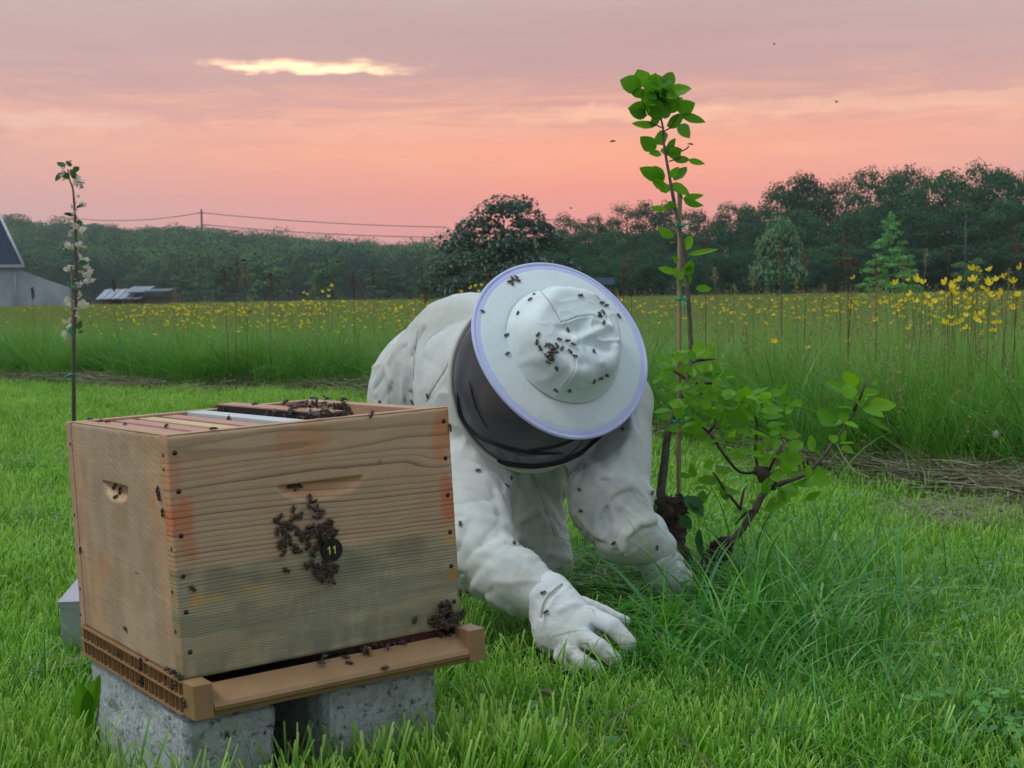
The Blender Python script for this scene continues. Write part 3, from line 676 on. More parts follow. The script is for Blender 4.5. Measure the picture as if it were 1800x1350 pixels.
def panel(name, w, h, handle, side, parent, res=.0024):
    """board in local x (0..w), z (0..h), outer face y=0, with a scooped hand hold; carries ring attributes and a tint of stains and painted light"""
    nx, nz = int(w / res), int(h / res)
    X, Z = np.meshgrid(np.linspace(0, w, nx + 1), np.linspace(0, h, nz + 1)); dn = h - Z
    hx0, hx1, zt, dep = handle[0], handle[1], handle[2], handle[3]
    u = (X - (hx0 + hx1) / 2) / ((hx1 - hx0) / 2)
    zb = zt - handle[4] * np.sqrt(np.clip(1 - np.abs(u) ** 2.6, 0, 1))
    Y = np.where((np.abs(u) < 1) & (Z > zb) & (Z < zt), dep * ((Z - zb) / (handle[4] + 1e-6)) ** .6, 0.0)
    Y = Y + .0006 * (n2d(X * 14, Z * 14, 6, 3) - .5)
    ed = np.minimum(np.minimum(X, w - X), np.minimum(Z, h - Z)); Y = Y + .0016 * (1 - sstep(0, .003, ed)) + .0012 * (1 - sstep(0, .006, ed)) * n2d(X * 60, Z * 60, 3, 2)
    if not side:
        dens = np.interp(np.linspace(0, h, 400), [0, .05, .09, .14, .178, .21, h], [58, 58, 105, 150, 165, 230, 330])
        cum = np.concatenate([[0], np.cumsum(dens[:-1] * h / 399)])
        wav = .010 * (n2d(X * 6, dn * 9, 11, 2) - .5) + .006 * np.sin(X * 9 + 1) + .003 * (n2d(X * 22, dn * 30, 12, 2) - .5)
        g = np.interp(dn + wav * (1 - .5 * sstep(.05, .2, dn)), np.linspace(0, h, 400), cum)
        g = g - 1.5 * np.exp(-((dn - .036) / .016) ** 2) * (1 - sstep(.15, .372, X)) + .9 * np.exp(-((dn - .062 - .05 * (X - .2)) / .013) ** 2) * sstep(.02, .25, X) * (1 - sstep(.34, .4, X))
        late = .85 + .45 * n2d(X * 9, dn * 120, 15, 2); late = late * (.30 + 1.15 * n2d(X * .6, np.floor(g + .0) * 7.3, 17, 1)) * np.interp(dn, [0, .1, .178, h], [.8, .85, .9, .85])
    else:
        wav = .03 * (n2d(X * 4, dn * 4, 21, 2) - .5)
        g = (dn - X * .35 + wav) * 95 + .6 * n2d(X * 30, dn * 30, 22, 2); late = .0 + .22 * n2d(X * 8, dn * 12, 25, 2)
    T = np.ones(X.shape + (3,))
    def blend(mask, c): 
        nonlocal T
        m = np.clip(mask, 0, 1)[..., None]; T = T * (1 - m) + np.array(c) * m * T
    N1 = n2d(X * 18, dn * 18, 31, 3); N2 = n2d(X * 45, dn * 12, 32, 3); N3 = n2d(X * 8, dn * 40, 33, 3)
    if not side:
        lowm = sstep(.172, .184, dn + .006 * (N1 - .5))
        blend(lowm * .8, (.70, .92, .92))
        blend(lowm * sstep(.48, .62, N3) * .55, (.52, .64, .66))
        blend(sstep(.06, .0, np.abs(dn - .190)) * lowm * sstep(.4, .6, N1) * .55, (.42, .50, .55))
        blend(sstep(.27, .32, dn) * sstep(.4, .6, N2) * .6, (.45, .62, .66))
        for (cx, cz, rx, rz, cc, am) in [(.012, .118, .020, .026, (1.2, .52, .30), .85), (.018, .150, .026, .018, (1.05, .52, .32), .75), (.008, .045, .01, .05, (1.15, .7, .55), .7), (.415, .03, .018, .05, (1.15, .58, .36), .8), (.414, .13, .014, .035, (1.2, .45, .22), .8),
                                        (.190, .022, .045, .022, (1.15, .62, .38), .55), (.05, .218, .025, .012, (1.5, 1.05, .35), .95), (.10, .215, .035, .005, (1.45, 1.0, .35), .6), (.412, .19, .012, .008, (1.5, 1.0, .4), .7), (.412, .245, .014, .010, (1.5, .85, .3), .9),
                                        (.09, .236, .018, .008, (.45, .45, .5), .6), (.055, .05, .03, .02, (1.1, .8, .7), .3), (.245, .175, .03, .01, (1.25, 1.25, 1.1), .6), (.18, .155, .03, .010, (1.25, 1.2, 1.1), .5), (.06, .30, .012, .008, (.5, .5, .6), .6), (.32, .20, .004, .0015, (.25, .2, .2), .9), (.305, .066, .002, .004, (.3, .2, .2), .8)]:
            q = np.sqrt(((X - cx) / rx) ** 2 + ((dn - cz) / rz) ** 2) + (N1 - .5) * 2.2 + (N2 - .5) * 1.6; blend((1 - sstep(.45, 1.2, q)) * am * .85 * (.6 + .6 * N3), cc)
        for k in range(14):      # pale dribble streaks below the number disc
            x0 = .16 + .16 * random.random(); y0 = .19 + .07 * random.random(); l = .03 + .07 * random.random(); sl = random.uniform(-.45, .05)
            dd = np.abs(X - (x0 + sl * (dn - y0)) + .003 * (N2 - .5)); blend((1 - sstep(.0012, .004, dd)) * sstep(y0, y0 + .01, dn) * (1 - sstep(y0 + l * .7, y0 + l, dn)) * .42, (1.25, 1.25, 1.2))
        blend((1 - sstep(.0, .006, Y * 0 + np.minimum(X, w - X))) * .4, (.6, .55, .5))
        rec = Y > .002; blend(rec * .55, (1.45, 1.15, .95))  # scoop tinted lighter, painting in the light its slope catches
    else:
        blend(np.full(X.shape, .9), (.78, .86, .93)); rec = Y > .003; blend(rec * .7, (1.7, 1.6, 1.5))  # side scoop also painted lighter, in place of light falling on it
        blend(sstep(.4, .65, N1) * .5, (.72, .70, .68)); blend(sstep(.45, .62, n2d(X * 5, dn * 3, 41, 2)) * .6, (1.2, 1.02, .90)); blend(sstep(.5, .66, n2d(X * 60, dn * 8, 42, 2)) * .35, (1.3, 1.05, .92))
        for k in range(16):
            x0 = random.random() * w; y0 = random.random() * h; sl = random.uniform(-.3, .9); l = random.uniform(.02, .15)
            dd = np.abs((dn - y0) - sl * (X - x0) * .3 + .002 * (N2 - .5)); blend((1 - sstep(.0003, .0016, dd)) * (1 - sstep(l * .6, l, np.abs(X - x0))) * .5, (1.35, 1.3, 1.3))
        for cx, cz, rx, rz, cc, am in [(.12, .21, .035, .03, (1.2, .72, .55), .5), (.02, .3, .02, .1, (.5, .5, .5), .35), (.44, .03, .03, .04, (.7, .7, .7), .4), (w - .14, .20, .012, .002, (.25, .2, .2), .9)]:
            q = np.sqrt(((X - cx) / rx) ** 2 + ((dn - cz) / rz) ** 2) + (N1 - .5) * 1.4; blend((1 - sstep(.6, 1.05, q)) * am, cc)
    v = np.stack([X, Y, Z], -1).reshape(-1, 3); m = nx + 1
    idx = np.arange(v.shape[0]).reshape(nz + 1, m)
    f = np.stack([idx[:-1, :-1], idx[:-1, 1:], idx[1:, 1:], idx[1:, :-1]], -1).reshape(-1, 4).tolist()
    nb = len(v); ring = list(idx[0, :]) + list(idx[1:, -1]) + list(idx[-1, -2::-1]) + list(idx[-2:0:-1, 0])
    back = v[ring].copy(); back[:, 1] = BT
    v = np.concatenate([v, back]); k = len(ring)
    for i in range(k): j = (i + 1) % k; f.append((int(ring[j]), int(ring[i]), nb + i, nb + j))
    f.append(tuple(nb + i for i in range(k))[::-1])
    ext = lambda A, fill: np.concatenate([A.reshape(-1), A.reshape(-1)[ring]])
    tint = np.concatenate([T.reshape(-1, 3), T.reshape(-1, 3)[ring]]); tint = np.concatenate([tint, np.ones((len(tint), 1))], 1)
    me = mesh_data(name, v, f, [M['pine']], False, {'grain': ('FLOAT', ext(g, 0)), 'late': ('FLOAT', ext(np.broadcast_to(late, X.shape), 0)), 'tint': ('FLOAT_COLOR', tint)})
    me.polygons.foreach_set('use_smooth', [True] * (nx * nz) + [False] * (len(me.polygons) - nx * nz))
    return obj(name, me, parent)

hive = hive_root('beehive', 'tall weathered wooden hive box standing open on the brown plastic floor', 'beehive')
pf = panel('front_panel', BW, BH, (.151, .276, .2375, .015, .0245), False, hive); pf['label'] = 'front board with dark grain, orange stains and long hand hold'
ps = panel('side_panel', BD - 2 * BT, BH, (BD - 2 * BT - .270, BD - 2 * BT - .152,   .240, .017, .026), True, hive)
ps.location = (0.0004, BD - BT - .0003, 0); ps.rotation_euler = (0, 0, -math.pi / 2); ps['label'] = 'grey brown side board with small hand hold'
def plank(name, lo, hi, mat): b = MB(); b.box(lo, hi, bev=.0012); return b.build(name, M[mat], hive, False)
plank('back_panel', (0, BD - BT, 0), (BW, BD, BH), 'wood_topx'); plank('side_panel', (BW - BT, BT + .0003, 0), (BW - .0004, BD - BT - .0003, BH - .0005), 'wood_top')
b = MB(); b.box((.0015, .0015, BH), (BW - .0015, BT - .001, BH + .0012)); b.build('top_edge', M['wood_topx'], hive, False)
b = MB(); b.box((.0015, BT, BH), (BT - .001, BD - BT, BH + .0010)); b.build('top_edge', M['wood_top'], hive, False)
# screws on the front and the side
def hm_inv(px, py, ax, val):
    inv = HMr.inverted(); o = inv @ Vector(CAM); d = inv.to_3x3() @ V(ray(px, py)); t = (val - o[ax]) / d[ax]; return o + d * t
nb = MB(); nb.tube([(0, -.0006, 0), (0, .003, 0)], [.0034, .0034], 10); nail_me = mesh_data('nail', nb.v, nb.f, [M['nail']])
for px, py in [(307, 796), (314, 864), (318, 942), (322, 1013), (327, 1076), (334, 1146), (780, 740), (783, 805), (787, 870), (791, 935), (793, 995), (798, 1057)]:
    p = hm_inv(px, py, 1, 0); n = obj('nail', nail_me, hive); n.location = p
for px, py in [(287, 800), (288, 825), (302, 965), (303, 1040), (309, 1110), (124, 780), (131, 905), (141, 1035), (142, 1080)]:
    p = hm_inv(px, py, 0, 0); n = obj('nail', nail_me, hive); n.location = (p.x - .0002, p.y, p.z); n.rotation_euler = (0, 0, -math.pi / 2); n.scale = (.8, .8, .8)
# number disc
disc = hive_root('number_disc', 'round black number disc with yellow 11 on the hive front', 'number plate', off=(.2215, -.0012, .1405)); 
b = MB(); b.tube([(0, 0, 0), (0, -.0022, 0)], [.0165, .0160], 28); b.build('plate', M['blackish'], disc, False)
M['yellow'] = simple('yellow_print', (.75, .68, .10), (.70, .62, .08), 50, .5)
for dx in (-.0045, .0035):
    b = MB(); y = -.0027
    pts = [(0, 0), (.0016, 0), (.0016, .0112), (.0003, .0112), (-.0022, .0086), (-.0022, .0068), (0, .0086)]
    v = [(dx + x, y, z - .0055) for x, z in pts] + [(dx + x, y + .0006, z - .0055) for x, z in pts]
    n = len(pts); f = [tuple(range(n)), tuple(range(2 * n - 1, n - 1, -1))] + [(i, i + n, (i + 1) % n + n, (i + 1) % n) for i in range(n)]
    b.add(v, f); b.build('digit', M['yellow'], disc, False)
# frames hanging in the box
for u, w, mt, lab in [(.0300, .030, 'wood_pink', 'pinkish wooden hive frame against the left wall of the box'), (.0700, .026, 'wood_pink', 'reddish hive frame, second from the left wall of the box'),
                      (.1080, .026, 'wood_pale', 'pale new wooden hive frame between two reddish ones'), (.1460, .026, 'wood_pink', 'reddish hive frame beside the light grey one')]:
    o = hive_root('comb_slat', lab, 'hive frame', 'frames hanging in the open hive', off=(u, BT + .002, .3045))
    b = MB(); b.box((0, 0, 0), (w, BD - 2 * BT - .004, .012), bev=.001); b.build('top_bar', M[mt], o, False)
    b = MB(); b.box((.004, .012, -.27), (w - .004, BD - 2 * BT - .016, -.0005)); b.build('comb', M['comb'], o, False)
o = hive_root('comb_slat', 'light grey plastic hive frame beside the black sided board', 'hive frame', 'frames hanging in the open hive', off=(.1880, BT + .002, .3065))
b = MB(); b.box((0, 0, 0), (.030, BD - 2 * BT - .004, .013), bev=.001); b.build('top_bar', M['painted_grey'], o, False)
b = MB(); b.box((.005, .01, -.27), (.025, BD - 2 * BT - .014, -.0005)); b.build('comb', M['comb'], o, False)
o = hive_root('division_board', 'black sided division board with pink wooden top next to the empty space of the hive', 'board', off=(.2400, BT + .002, .2955))
b = MB(); b.box((0, 0, 0), (.030, BD - 2 * BT - .004, .0300)); b.build('board', M['blackish'], o, False)
b = MB(); b.box((.0005, 0, .0303), (.031, BD - 2 * BT - .004, .0325)); b.build('top_bar', M['wood_pink'], o, False)
b = MB(); b.box((.005, .01, -.26), (.025, BD - 2 * BT - .014, -.0005)); b.build('comb', M['comb'], o, False)
# brown plastic floor: landing board, end posts, rounded rail, ribbed side
fl = hive_root('hive_base', 'caramel brown plastic hive floor with ribbed side and landing board', 'hive floor', off=(0, 0, 0))
H0 = -.045
def fp(name, lo, hi, bev=.0008, mat='brown_plastic'): b = MB(); b.box(lo, hi, bev=bev); return b.build(name, M[mat], fl, False)
fp('floor_panel', (.006, -.006, -.040), (BW - .006, BD - .004, -.030), mat='dark_gap')
for x0, x1, lab in [(-.003, .024, None), (BW - .015, BW + .013, None)]:
    fp('corner_post', (x0, -.042, H0), (x1, -.003, .002), .0018)
b = MB(); v = []; prof = [(-.006, -.008), (-.022, -.016), (-.034, -.022), (-.041, -.026), (-.0435, -.031), (-.042, -.036), (-.037, -.040), (-.034, H0), (-.006, H0)]
for x in (.0243, BW - .0153): v += [(x, y, z) for y, z in prof]
n = len(prof); b.add(v, [(i, (i + 1) % n, (i + 1) % n + n, i + n) for i in range(n)] + [tuple(range(n))[::-1], tuple(range(n, 2 * n))]); b.build('landing_board', M['brown_plastic'], fl, False)
fp('gap_divider', (.262, -.018, -.018), (.2645, .0, -.001), 0)
fp('back_rail', (0, BD - .012, H0), (BW, BD + .004, -.001)); fp('right_rail', (BW - .006, .0, H0), (BW + .002, BD - .013, -.001))
# ribbed left side: three thin rails and the webs between them
fp('side_rail', (-.004, -.0025, -.0030), (.0045, BD - .013, -.0006), .0003); fp('side_rail', (-.006, -.0025, -.0215), (.0045, BD - .013, -.0195), .0003); fp('side_rail', (-.006, -.0025, H0), (.0045, BD - .013, H0 + .0024), .0003)
fp('side_back', (.0048, -.0025, H0 + .001), (.0075, BD - .013, -.001), 0)
rib = MB(); rib.box((-.0045, 0, 0), (.0046, .0016, .0175)); rme = mesh_data('rib', rib.v, rib.f, [M['brown_plastic']], False)
y = .008
k = 0
while y < BD - .02:
    for z in (-.0195 + .0002, H0 + .0028):
        r = obj('rib', rme, fl); r.location = (0, y, z); r.scale = (1, 1, .93 if z > -.03 else 1.16)
    y += (.016, .0165, .009, .018, .024)[k % 5]; k += 1
# a dark red strip glimpsed in the entrance
M['red_strip'] = simple('dark_red', (.08, .012, .012), (.05, .01, .01), 60, .7)
fp('entrance_strip', (.27, .003, -.012), (.39, .006, -.001), 0, 'red_strip')
# concrete blocks
def block(label, x0, x1, y0, y1, seed):
    o = bpy.data.objects.new('concrete_block', None); col.objects.link(o)
    q = HMr @ Vector(((x0 + x1) / 2, (y0 + y1) / 2, H0)); o.location = (q.x, q.y, 0.0); o.rotation_euler = (0, 0, math.atan2(HMr[1][0], HMr[0][0])); tag(o, label, 'concrete block')
    W, D = (x1 - x0) / 2, (y1 - y0) / 2; top = q.z - .006
    v = []; f = []
    bm = bmesh.new(); bmesh.ops.create_cube(bm, size=1)
    for vv in bm.verts: vv.co = Vector((vv.co.x * 2 * W, vv.co.y * 2 * D, (vv.co.z + .5) * (top + .03) - .03))
    bmesh.ops.bevel(bm, geom=list(bm.edges), offset=.006, segments=2, affect='EDGES')
    bmesh.ops.subdivide_edges(bm, edges=[e for e in bm.edges if e.calc_length() > .05], cuts=34, use_grid_fill=True)
    bm.verts.ensure_lookup_table(); bm.normal_update()
    for vv in bm.verts:
        c = vv.co; nn = mnoise.noise(c * 22 + Vector((seed, 0, 0))) * .0035 + mnoise.noise(c * 70 + Vector((seed, 3, 0))) * .002
        hole = mnoise.noise(c * 34 + Vector((7 + seed, 0, 0))); nn -= max(0, hole - .32) * .03
        vv.co = c + vv.normal * nn
    me = bpy.data.meshes.new('block_body'); bm.to_mesh(me); bm.free(); me.materials.append(M['concrete'])
    me.polygons.foreach_set('use_smooth', [True] * len(me.polygons)); obj('body', me, o)
block('rough pale concrete block under the left end of the hive floor', .004, .130, .012, .440, 1)
block('concrete block under the right end of the hive floor, shaded by it', .205, .385, .015, .43, 9)
# metal lid lying behind
lid = empty('metal_cover', (-.685, 3.02, .03), (R(1), 0, R(7))); tag(lid, 'galvanised metal hive lid lying in the grass behind the hive', 'hive cover')
b = MB(); b.box((-.235, -.255, .02), (.235, .255, .112), bev=.002); b.build('body', M['zinc'], lid, False)
b = MB(); b.box((-.2385, -.2585, .1122), (.2385, .2585, .1142)); b.build('top_sheet', M['zinc'], lid, False)
b = MB(); b.box((-.2375, -.2575, .1010), (-.2352, .2575, .1120)); b.box((-.2375, -.2575, .101), (.2375, -.2552, .112)); b.build('folded_edge', M['zinc'], lid, False)

# ------------------------------------------------------------------ person
def surface_nets(S, org, h):
    ins = S < 0
    nx, ny, nz = S.shape
    c = 0; acc = np.zeros((nx - 1, ny - 1, nz - 1, 3), np.float32); cnt = np.zeros((nx - 1, ny - 1, nz - 1), np.float32)
    corner = [(i, j, k) for i in (0, 1) for j in (0, 1) for k in (0, 1)]
    sl = lambda c_: (slice(c_[0], nx - 1 + c_[0]), slice(c_[1], ny - 1 + c_[1]), slice(c_[2], nz - 1 + c_[2]))
    for a in corner:
        for ax in range(3):
            if a[ax]: continue
            b_ = list(a); b_[ax] = 1; b_ = tuple(b_)
            sa, sb = S[sl(a)], S[sl(b_)]; cr = (sa < 0) != (sb < 0)
            t = np.where(cr, sa / np.where(sa == sb, 1, sa - sb), 0)
            p = [np.full(t.shape, float(a[q]), np.float32) for q in range(3)]; p[ax] = t
            for q in range(3): acc[..., q] += np.where(cr, p[q], 0)
            cnt += cr
    act = cnt > 0; ids = -np.ones(act.shape, np.int64); ids[act] = np.arange(act.sum())
    ii = np.stack(np.nonzero(act), -1); v = (ii + acc[act] / cnt[act][:, None]) * h + org
    F_ = []
    for ax in range(3):
        u, w = (ax + 1) % 3, (ax + 2) % 3
        s0 = [slice(0, -1)] * 3; s1 = [slice(0, -1)] * 3; s1[ax] = slice(1, None)
        a, b_ = ins[tuple(s0)], ins[tuple(s1)]; cr = a != b_
        e = np.stack(np.nonzero(cr), -1); e = e[(e[:, u] > 0) & (e[:, w] > 0)]
        fl_ = a[tuple(e.T)]
        du = np.zeros(3, int); du[u] = 1; dw = np.zeros(3, int); dw[w] = 1
        q = [ids[tuple((e - x).T)] for x in (0 * du, du, du + dw, dw)]
        Q = np.stack(q, -1); Q = np.where(fl_[:, None], Q, Q[:, ::-1]); ok = (Q >= 0).all(1); F_.append(Q[ok])
    return v, np.concatenate(F_)
def caps(p, a, b, ra, rb):
    a, b = np.asarray(a, float), np.asarray(b, float); ab = b - a; t = np.clip(((p - a) @ ab) / (ab @ ab), 0, 1)
    d = p - a - t[..., None] * ab
    return np.sqrt((d * d).sum(-1)) - (ra + (rb - ra) * t)
def smin(a, b, k): 
    h = np.clip(.5 + .5 * (b - a) / k, 0, 1); return b * (1 - h) + a * h - k * h * (1 - h)
def smax(a, b, k): return -smin(-a, -b, k)
def polyd(p, pts):
    d = None
    for i in range(len(pts) - 1):
        q = caps(p, pts[i], pts[i + 1], 0, 0); d = q if d is None else np.minimum(d, q)
    return d
def march(f, px, py, t0=2.4, t1=4.4):
    r = ray(px, py); t = t0
    for _ in range(90):
        d = float(f(CAM + r * t)); t += d * .7
        if d < .0008 or t > t1: break
    return None if t > t1 else CAM + r * t
def sdf_object(name, f, lo, hi, h, mat, parent, disp=None, lines=(), band=.03):
    lo = np.array(lo); n = np.ceil((np.array(hi) - lo) / h).astype(int) + 1
    co = [lo[i] + h * np.arange(n[i]) for i in range(3)]
    S = np.empty(n, np.float32)
    # coarse pass finds the band near the surface, the fine pass fills only that
    k = 4; nc = -(-n // k) + 1; Cg = np.stack(np.meshgrid(*[lo[i] + h * k * np.arange(nc[i]) for i in range(3)], indexing='ij'), -1)
    Sc = f(Cg); up = Sc
    for a in range(3): up = np.repeat(up, k, axis=a)
    o_ = k // 2; up = np.pad(up, [(o_, 0)] * 3, mode='edge')[:n[0], :n[1], :n[2]]; S[:] = up
    ii = np.stack(np.nonzero(np.abs(up) < band + h * k * 1.0), -1)
    for q in range(0, len(ii), 400000): e = ii[q:q + 400000]; S[tuple(e.T)] = f(e * h + lo)
    near = np.abs(S) < band
    if disp is not None or lines:
        idx = np.stack(np.nonzero(near), -1); p = idx * h + lo
        D = disp(p) if disp is not None else np.zeros(len(p))
        for (pts, amp, w) in lines:
            d = polyd(p, pts); D = D + amp * np.exp(-(d / w) ** 2)
        S[near] -= D
    v, q = surface_nets(S, lo, h)
    for _ in range(1):   # light relaxation
        s = np.zeros_like(v); c = np.zeros(len(v))
        for a in range(4):
            b_ = (a + 1) % 4; np.add.at(s, q[:, a], v[q[:, b_]]); np.add.at(c, q[:, a], 1); np.add.at(s, q[:, b_], v[q[:, a]]); np.add.at(c, q[:, b_], 1)
        v = v * .72 + .28 * s / c[:, None]
    return obj(name, mesh_data(name, v, q, [mat]), parent)
def dirw(r, u, b): v = CC[0] * r - CC[1] * u - CC[2] * b; return v / np.linalg.norm(v)   # right, up, back towards the viewer
NH = dirw(.41, .41, .814)                 # axis of the hat
HC = P(991, 607, 2.95)
NR = dirw(.50, .14, .85); RC = P(926, 676, 3.07)     # hoop of the veil
person = empty('person', G(930, 1040)); tag(person, 'kneeling person in white bee suit, veiled hat and gloves bent over the grass', 'person')
def W2(o): o.matrix_parent_inverse = Matrix.Translation(-person.location); return o
def cyl(p, c, n, r, z0, z1):
    q = p - c; z = q @ n; rad = np.sqrt(np.maximum((q * q).sum(-1) - z * z, 0)); return np.maximum(rad - r, np.maximum(z0 - z, z - z1))
A_ = lambda px, py, d: P(px, py, d)
def body(p):
    d = caps(p, A_(950, 690, 3.30), A_(830, 650, 3.43), .165, .170)
    d = smin(d, caps(p, A_(830, 650, 3.43), A_(768, 690, 3.62), .170, .160), .05)
    d = smin(d, caps(p, A_(768, 690, 3.62), A_(775, 760, 3.66), .160, .15), .05)
    d = smin(d, caps(p, A_(870, 700, 3.30), A_(1065, 712, 3.20), .115, .096), .06)     # shoulder girdle
    # collar tube that carries the hoop
    d = smin(d, cyl(p, RC, NR, .176, -.20, -.004), .035)
    # viewer's right arm
    d = smin(d, caps(p, A_(1072, 715, 3.18), A_(1070, 800, 3.12), .090, .090), .04)
    d = smin(d, caps(p, A_(1070, 800, 3.12), A_(1074, 885, 3.05), .090, .088), .03)
    ra = caps(p, A_(1076, 890, 3.04), A_(1098, 936, 3.0), .082, .066); ra = smin(ra, caps(p, A_(1100, 938, 3.0), A_(1152, 962, 3.03), .066, .046), .02); d = smin(d, ra, .03)
    # viewer's left arm
    d = smin(d, caps(p, A_(850, 730, 3.22), A_(822, 850, 3.06), .095, .083), .04)
    la = caps(p, A_(822, 850, 3.06), A_(828, 962, 2.88), .083, .080); la = smin(la, caps(p, A_(832, 975, 2.86), A_(905, 1022, 2.79), .072, .056), .02)
    la = smin(la, caps(p, A_(905, 1022, 2.79), A_(968, 1058, 2.745), .056, .045), .02); d = smin(d, la, .02)
    d = smin(d, caps(p, A_(960, 760, 3.42), A_(975, 850, 3.40), .085, .040), .05)
    # thighs, knees, shins
    d = smin(d, caps(p, A_(895, 790, 3.52), A_(918, 915, 3.42), .125, .104), .035)
    d = smin(d, caps(p, A_(918, 915, 3.42), A_(948, 992, 3.40), .102, .086), .02)
    d = smin(d, caps(p, A_(948, 1000, 3.42), A_(890, 985, 3.85), .07, .055), .02)
    d = smin(d, caps(p, A_(800, 780, 3.66), A_(835, 985, 3.58), .13, .086), .05)
    d = smin(d, caps(p, A_(835, 990, 3.60), A_(790, 975, 4.02), .07, .055), .02)
    pocket = smin(caps(p, RC - NR * .06, RC - NR * .11, .135, .11), cyl(p, RC, NR, .158, -.09, .4), .02)
    d = smax(d, -pocket, .012)
    front = cyl(p, RC, NR, .215, -.003, .20); d = smax(d, -front, .012)
    return d
def body_d(p):
    w = (np.stack([vnoise(p * 6 + 9, 1), vnoise(p * 6 + 30, 2), vnoise(p * 6 + 70, 3)], -1) - .5) * .9
    r1 = 1 - np.abs(2 * vnoise((p + w * .12) * np.array([13, 13, 9.]) + 4, 5) - 1)
    r2 = 1 - np.abs(2 * vnoise((p + w * .08) * np.array([26, 26, 20.]) + 40, 6) - 1)
    amp = .45 + .65 * vnoise(p * 5 + 3, 8)
    r3 = 1 - np.abs(2 * vnoise((p + w * .16) * np.array([9, 9, 7.]) + 80, 16) - 1)
    low = np.clip((p[..., 2] - .45) / .2, 0, 1); calm = 1 - .55 * low
    D = (.0045 * (r1 ** 5 - .15) * calm - .004 * r3 ** 12 * calm + .0022 * (r2 ** 5 - .1) + .012 * (fbm(p * 4, 1, 9) - .5)) * amp
    # sleeve and trouser folds: rounded rolls with sharp valleys, running aslant round each limb
    for a, b_, r_, lam, aa, skew, sd in SLV:
        a, b_ = np.asarray(a), np.asarray(b_); ax = b_ - a; ln = np.linalg.norm(ax); ax = ax / ln; q = p - a; t = q @ ax
        rad = q - t[:, None] * ax; rr = np.sqrt((rad * rad).sum(1)) + 1e-6
        e1 = np.cross(ax, CC[2]); e1 /= np.linalg.norm(e1); e2 = np.cross(ax, e1); th = np.arctan2(rad @ e2, rad @ e1)
        ph = t / lam + skew * np.sin(th + sd) + 3.2 * (vnoise(p * 8 + sd * 3, 70) - .5) + 1.4 * (vnoise(p * 17 + sd, 71) - .5)
        roll = np.abs(np.sin(np.pi * ph)) ** .55 - .70
        am = .75 * (aa[0] + (aa[1] - aa[0]) * np.clip(t / ln, 0, 1)); gate = np.clip((vnoise(p * 9 + sd * 5, 72) - .42) * 4, 0, 1)
        w_ = np.exp(-(np.maximum(np.abs(rr - r_) - .012, 0) / .022) ** 2) * np.clip((t + .03) / .04, 0, 1) * np.clip((ln + .03 - t) / .04, 0, 1)
        D = D + am * roll * gate * w_
    # long tension folds over the back
    tx = TA[1] - TA[0]; tx = tx / np.linalg.norm(tx); u_ = p @ tx; pr_ = np.stack([u_ * 2.2, p[:, 2] * 11, (p @ np.cross(tx, (0, 0, 1.))) * 11], -1) + (vnoise(p * 5, 75)[:, None] - .5) * 1.6
    rt = 1 - np.abs(2 * vnoise(pr_, 76) - 1); w_ = np.clip((p[:, 2] - .38) / .08, 0, 1)
    return D + w_ * (.0060 * (rt ** 5 - .15) - .0020 * (1 - rt) ** 8)
def onb(l, off=0.0):
    o = []
    for px, py in l:
        q = march(body, px, py)
        if q is not None: o.append(q)
    return o
FOLD = []
TA = (A_(950, 690, 3.30), A_(768, 690, 3.62))
SLV = [(A_(1070, 740, 3.16), A_(1074, 885, 3.05), .096, .062, (.003, .008), .5, 1.0), (A_(1080, 880, 3.04), A_(1152, 962, 3.03), .07, .034, (.010, .009), .7, 2.3),
       (A_(845, 750, 3.2), A_(828, 955, 2.9), .085, .060, (.004, .009), .6, .4), (A_(832, 965, 2.87), A_(968, 1058, 2.745), .065, .040, (.009, .008), .8, 3.4),
       (A_(895, 790, 3.52), A_(948, 1000, 3.40), .11, .070, (.005, .007), .7, 5.0)]
def fold(l, amp, w):
    q = onb(l)
    if len(q) > 1: FOLD.append((q, amp, w))
def ridge(l, a=.008, w=.012, crease=True):
    fold(l, a * 1.15, w)
    if crease: fold([(x + 4, y + 6.5) for x, y in l], -a * .95, w * .42)
ridge([(743, 573), (723, 617), (717, 663), (710, 700)], .006, .012); ridge([(712, 603), (682, 643), (690, 668)], .006, .014); ridge([(682, 645), (655, 680), (660, 696)], .005, .012)
fold([(802, 613), (782, 650), (757, 690), (750, 706)], -.005, .0035); fold([(808, 616), (788, 653), (763, 693)], .002, .004); fold([(735, 578), (729, 620), (727, 660), (724, 690)], -.005, .004); fold([(724, 690), (757, 700)], -.005, .003)
ridge([(799, 802), (841, 825), (871, 858), (890, 930)], .007, .012); ridge([(806, 905), (845, 912), (880, 926), (912, 952)], .012, .013); ridge([(809, 1000), (850, 975), (880, 962), (912, 958)], .010, .010)
ridge([(846, 990), (862, 1000), (850, 1040)], .009, .010); ridge([(870, 975), (900, 985), (930, 1010)], .006, .012); ridge([(815, 1045), (838, 1030), (850, 1010)], .010, .010); ridge([(862, 1050), (890, 1070), (905, 1080)], .006, .010)
ridge([(810, 870), (830, 890), (842, 905)], .006, .012); ridge([(805, 950), (820, 958), (835, 975)], .007, .010)
ridge([(1021, 815), (1053, 838), (1102, 846), (1146, 866)], .012, .014); ridge([(1052, 935), (1053, 900), (1072, 868), (1105, 855)], .010, .014); ridge([(1098, 965), (1102, 942), (1125, 922), (1150, 915)], .013, .012); ridge([(1072, 872), (1085, 920), (1080, 960)], .007, .010)
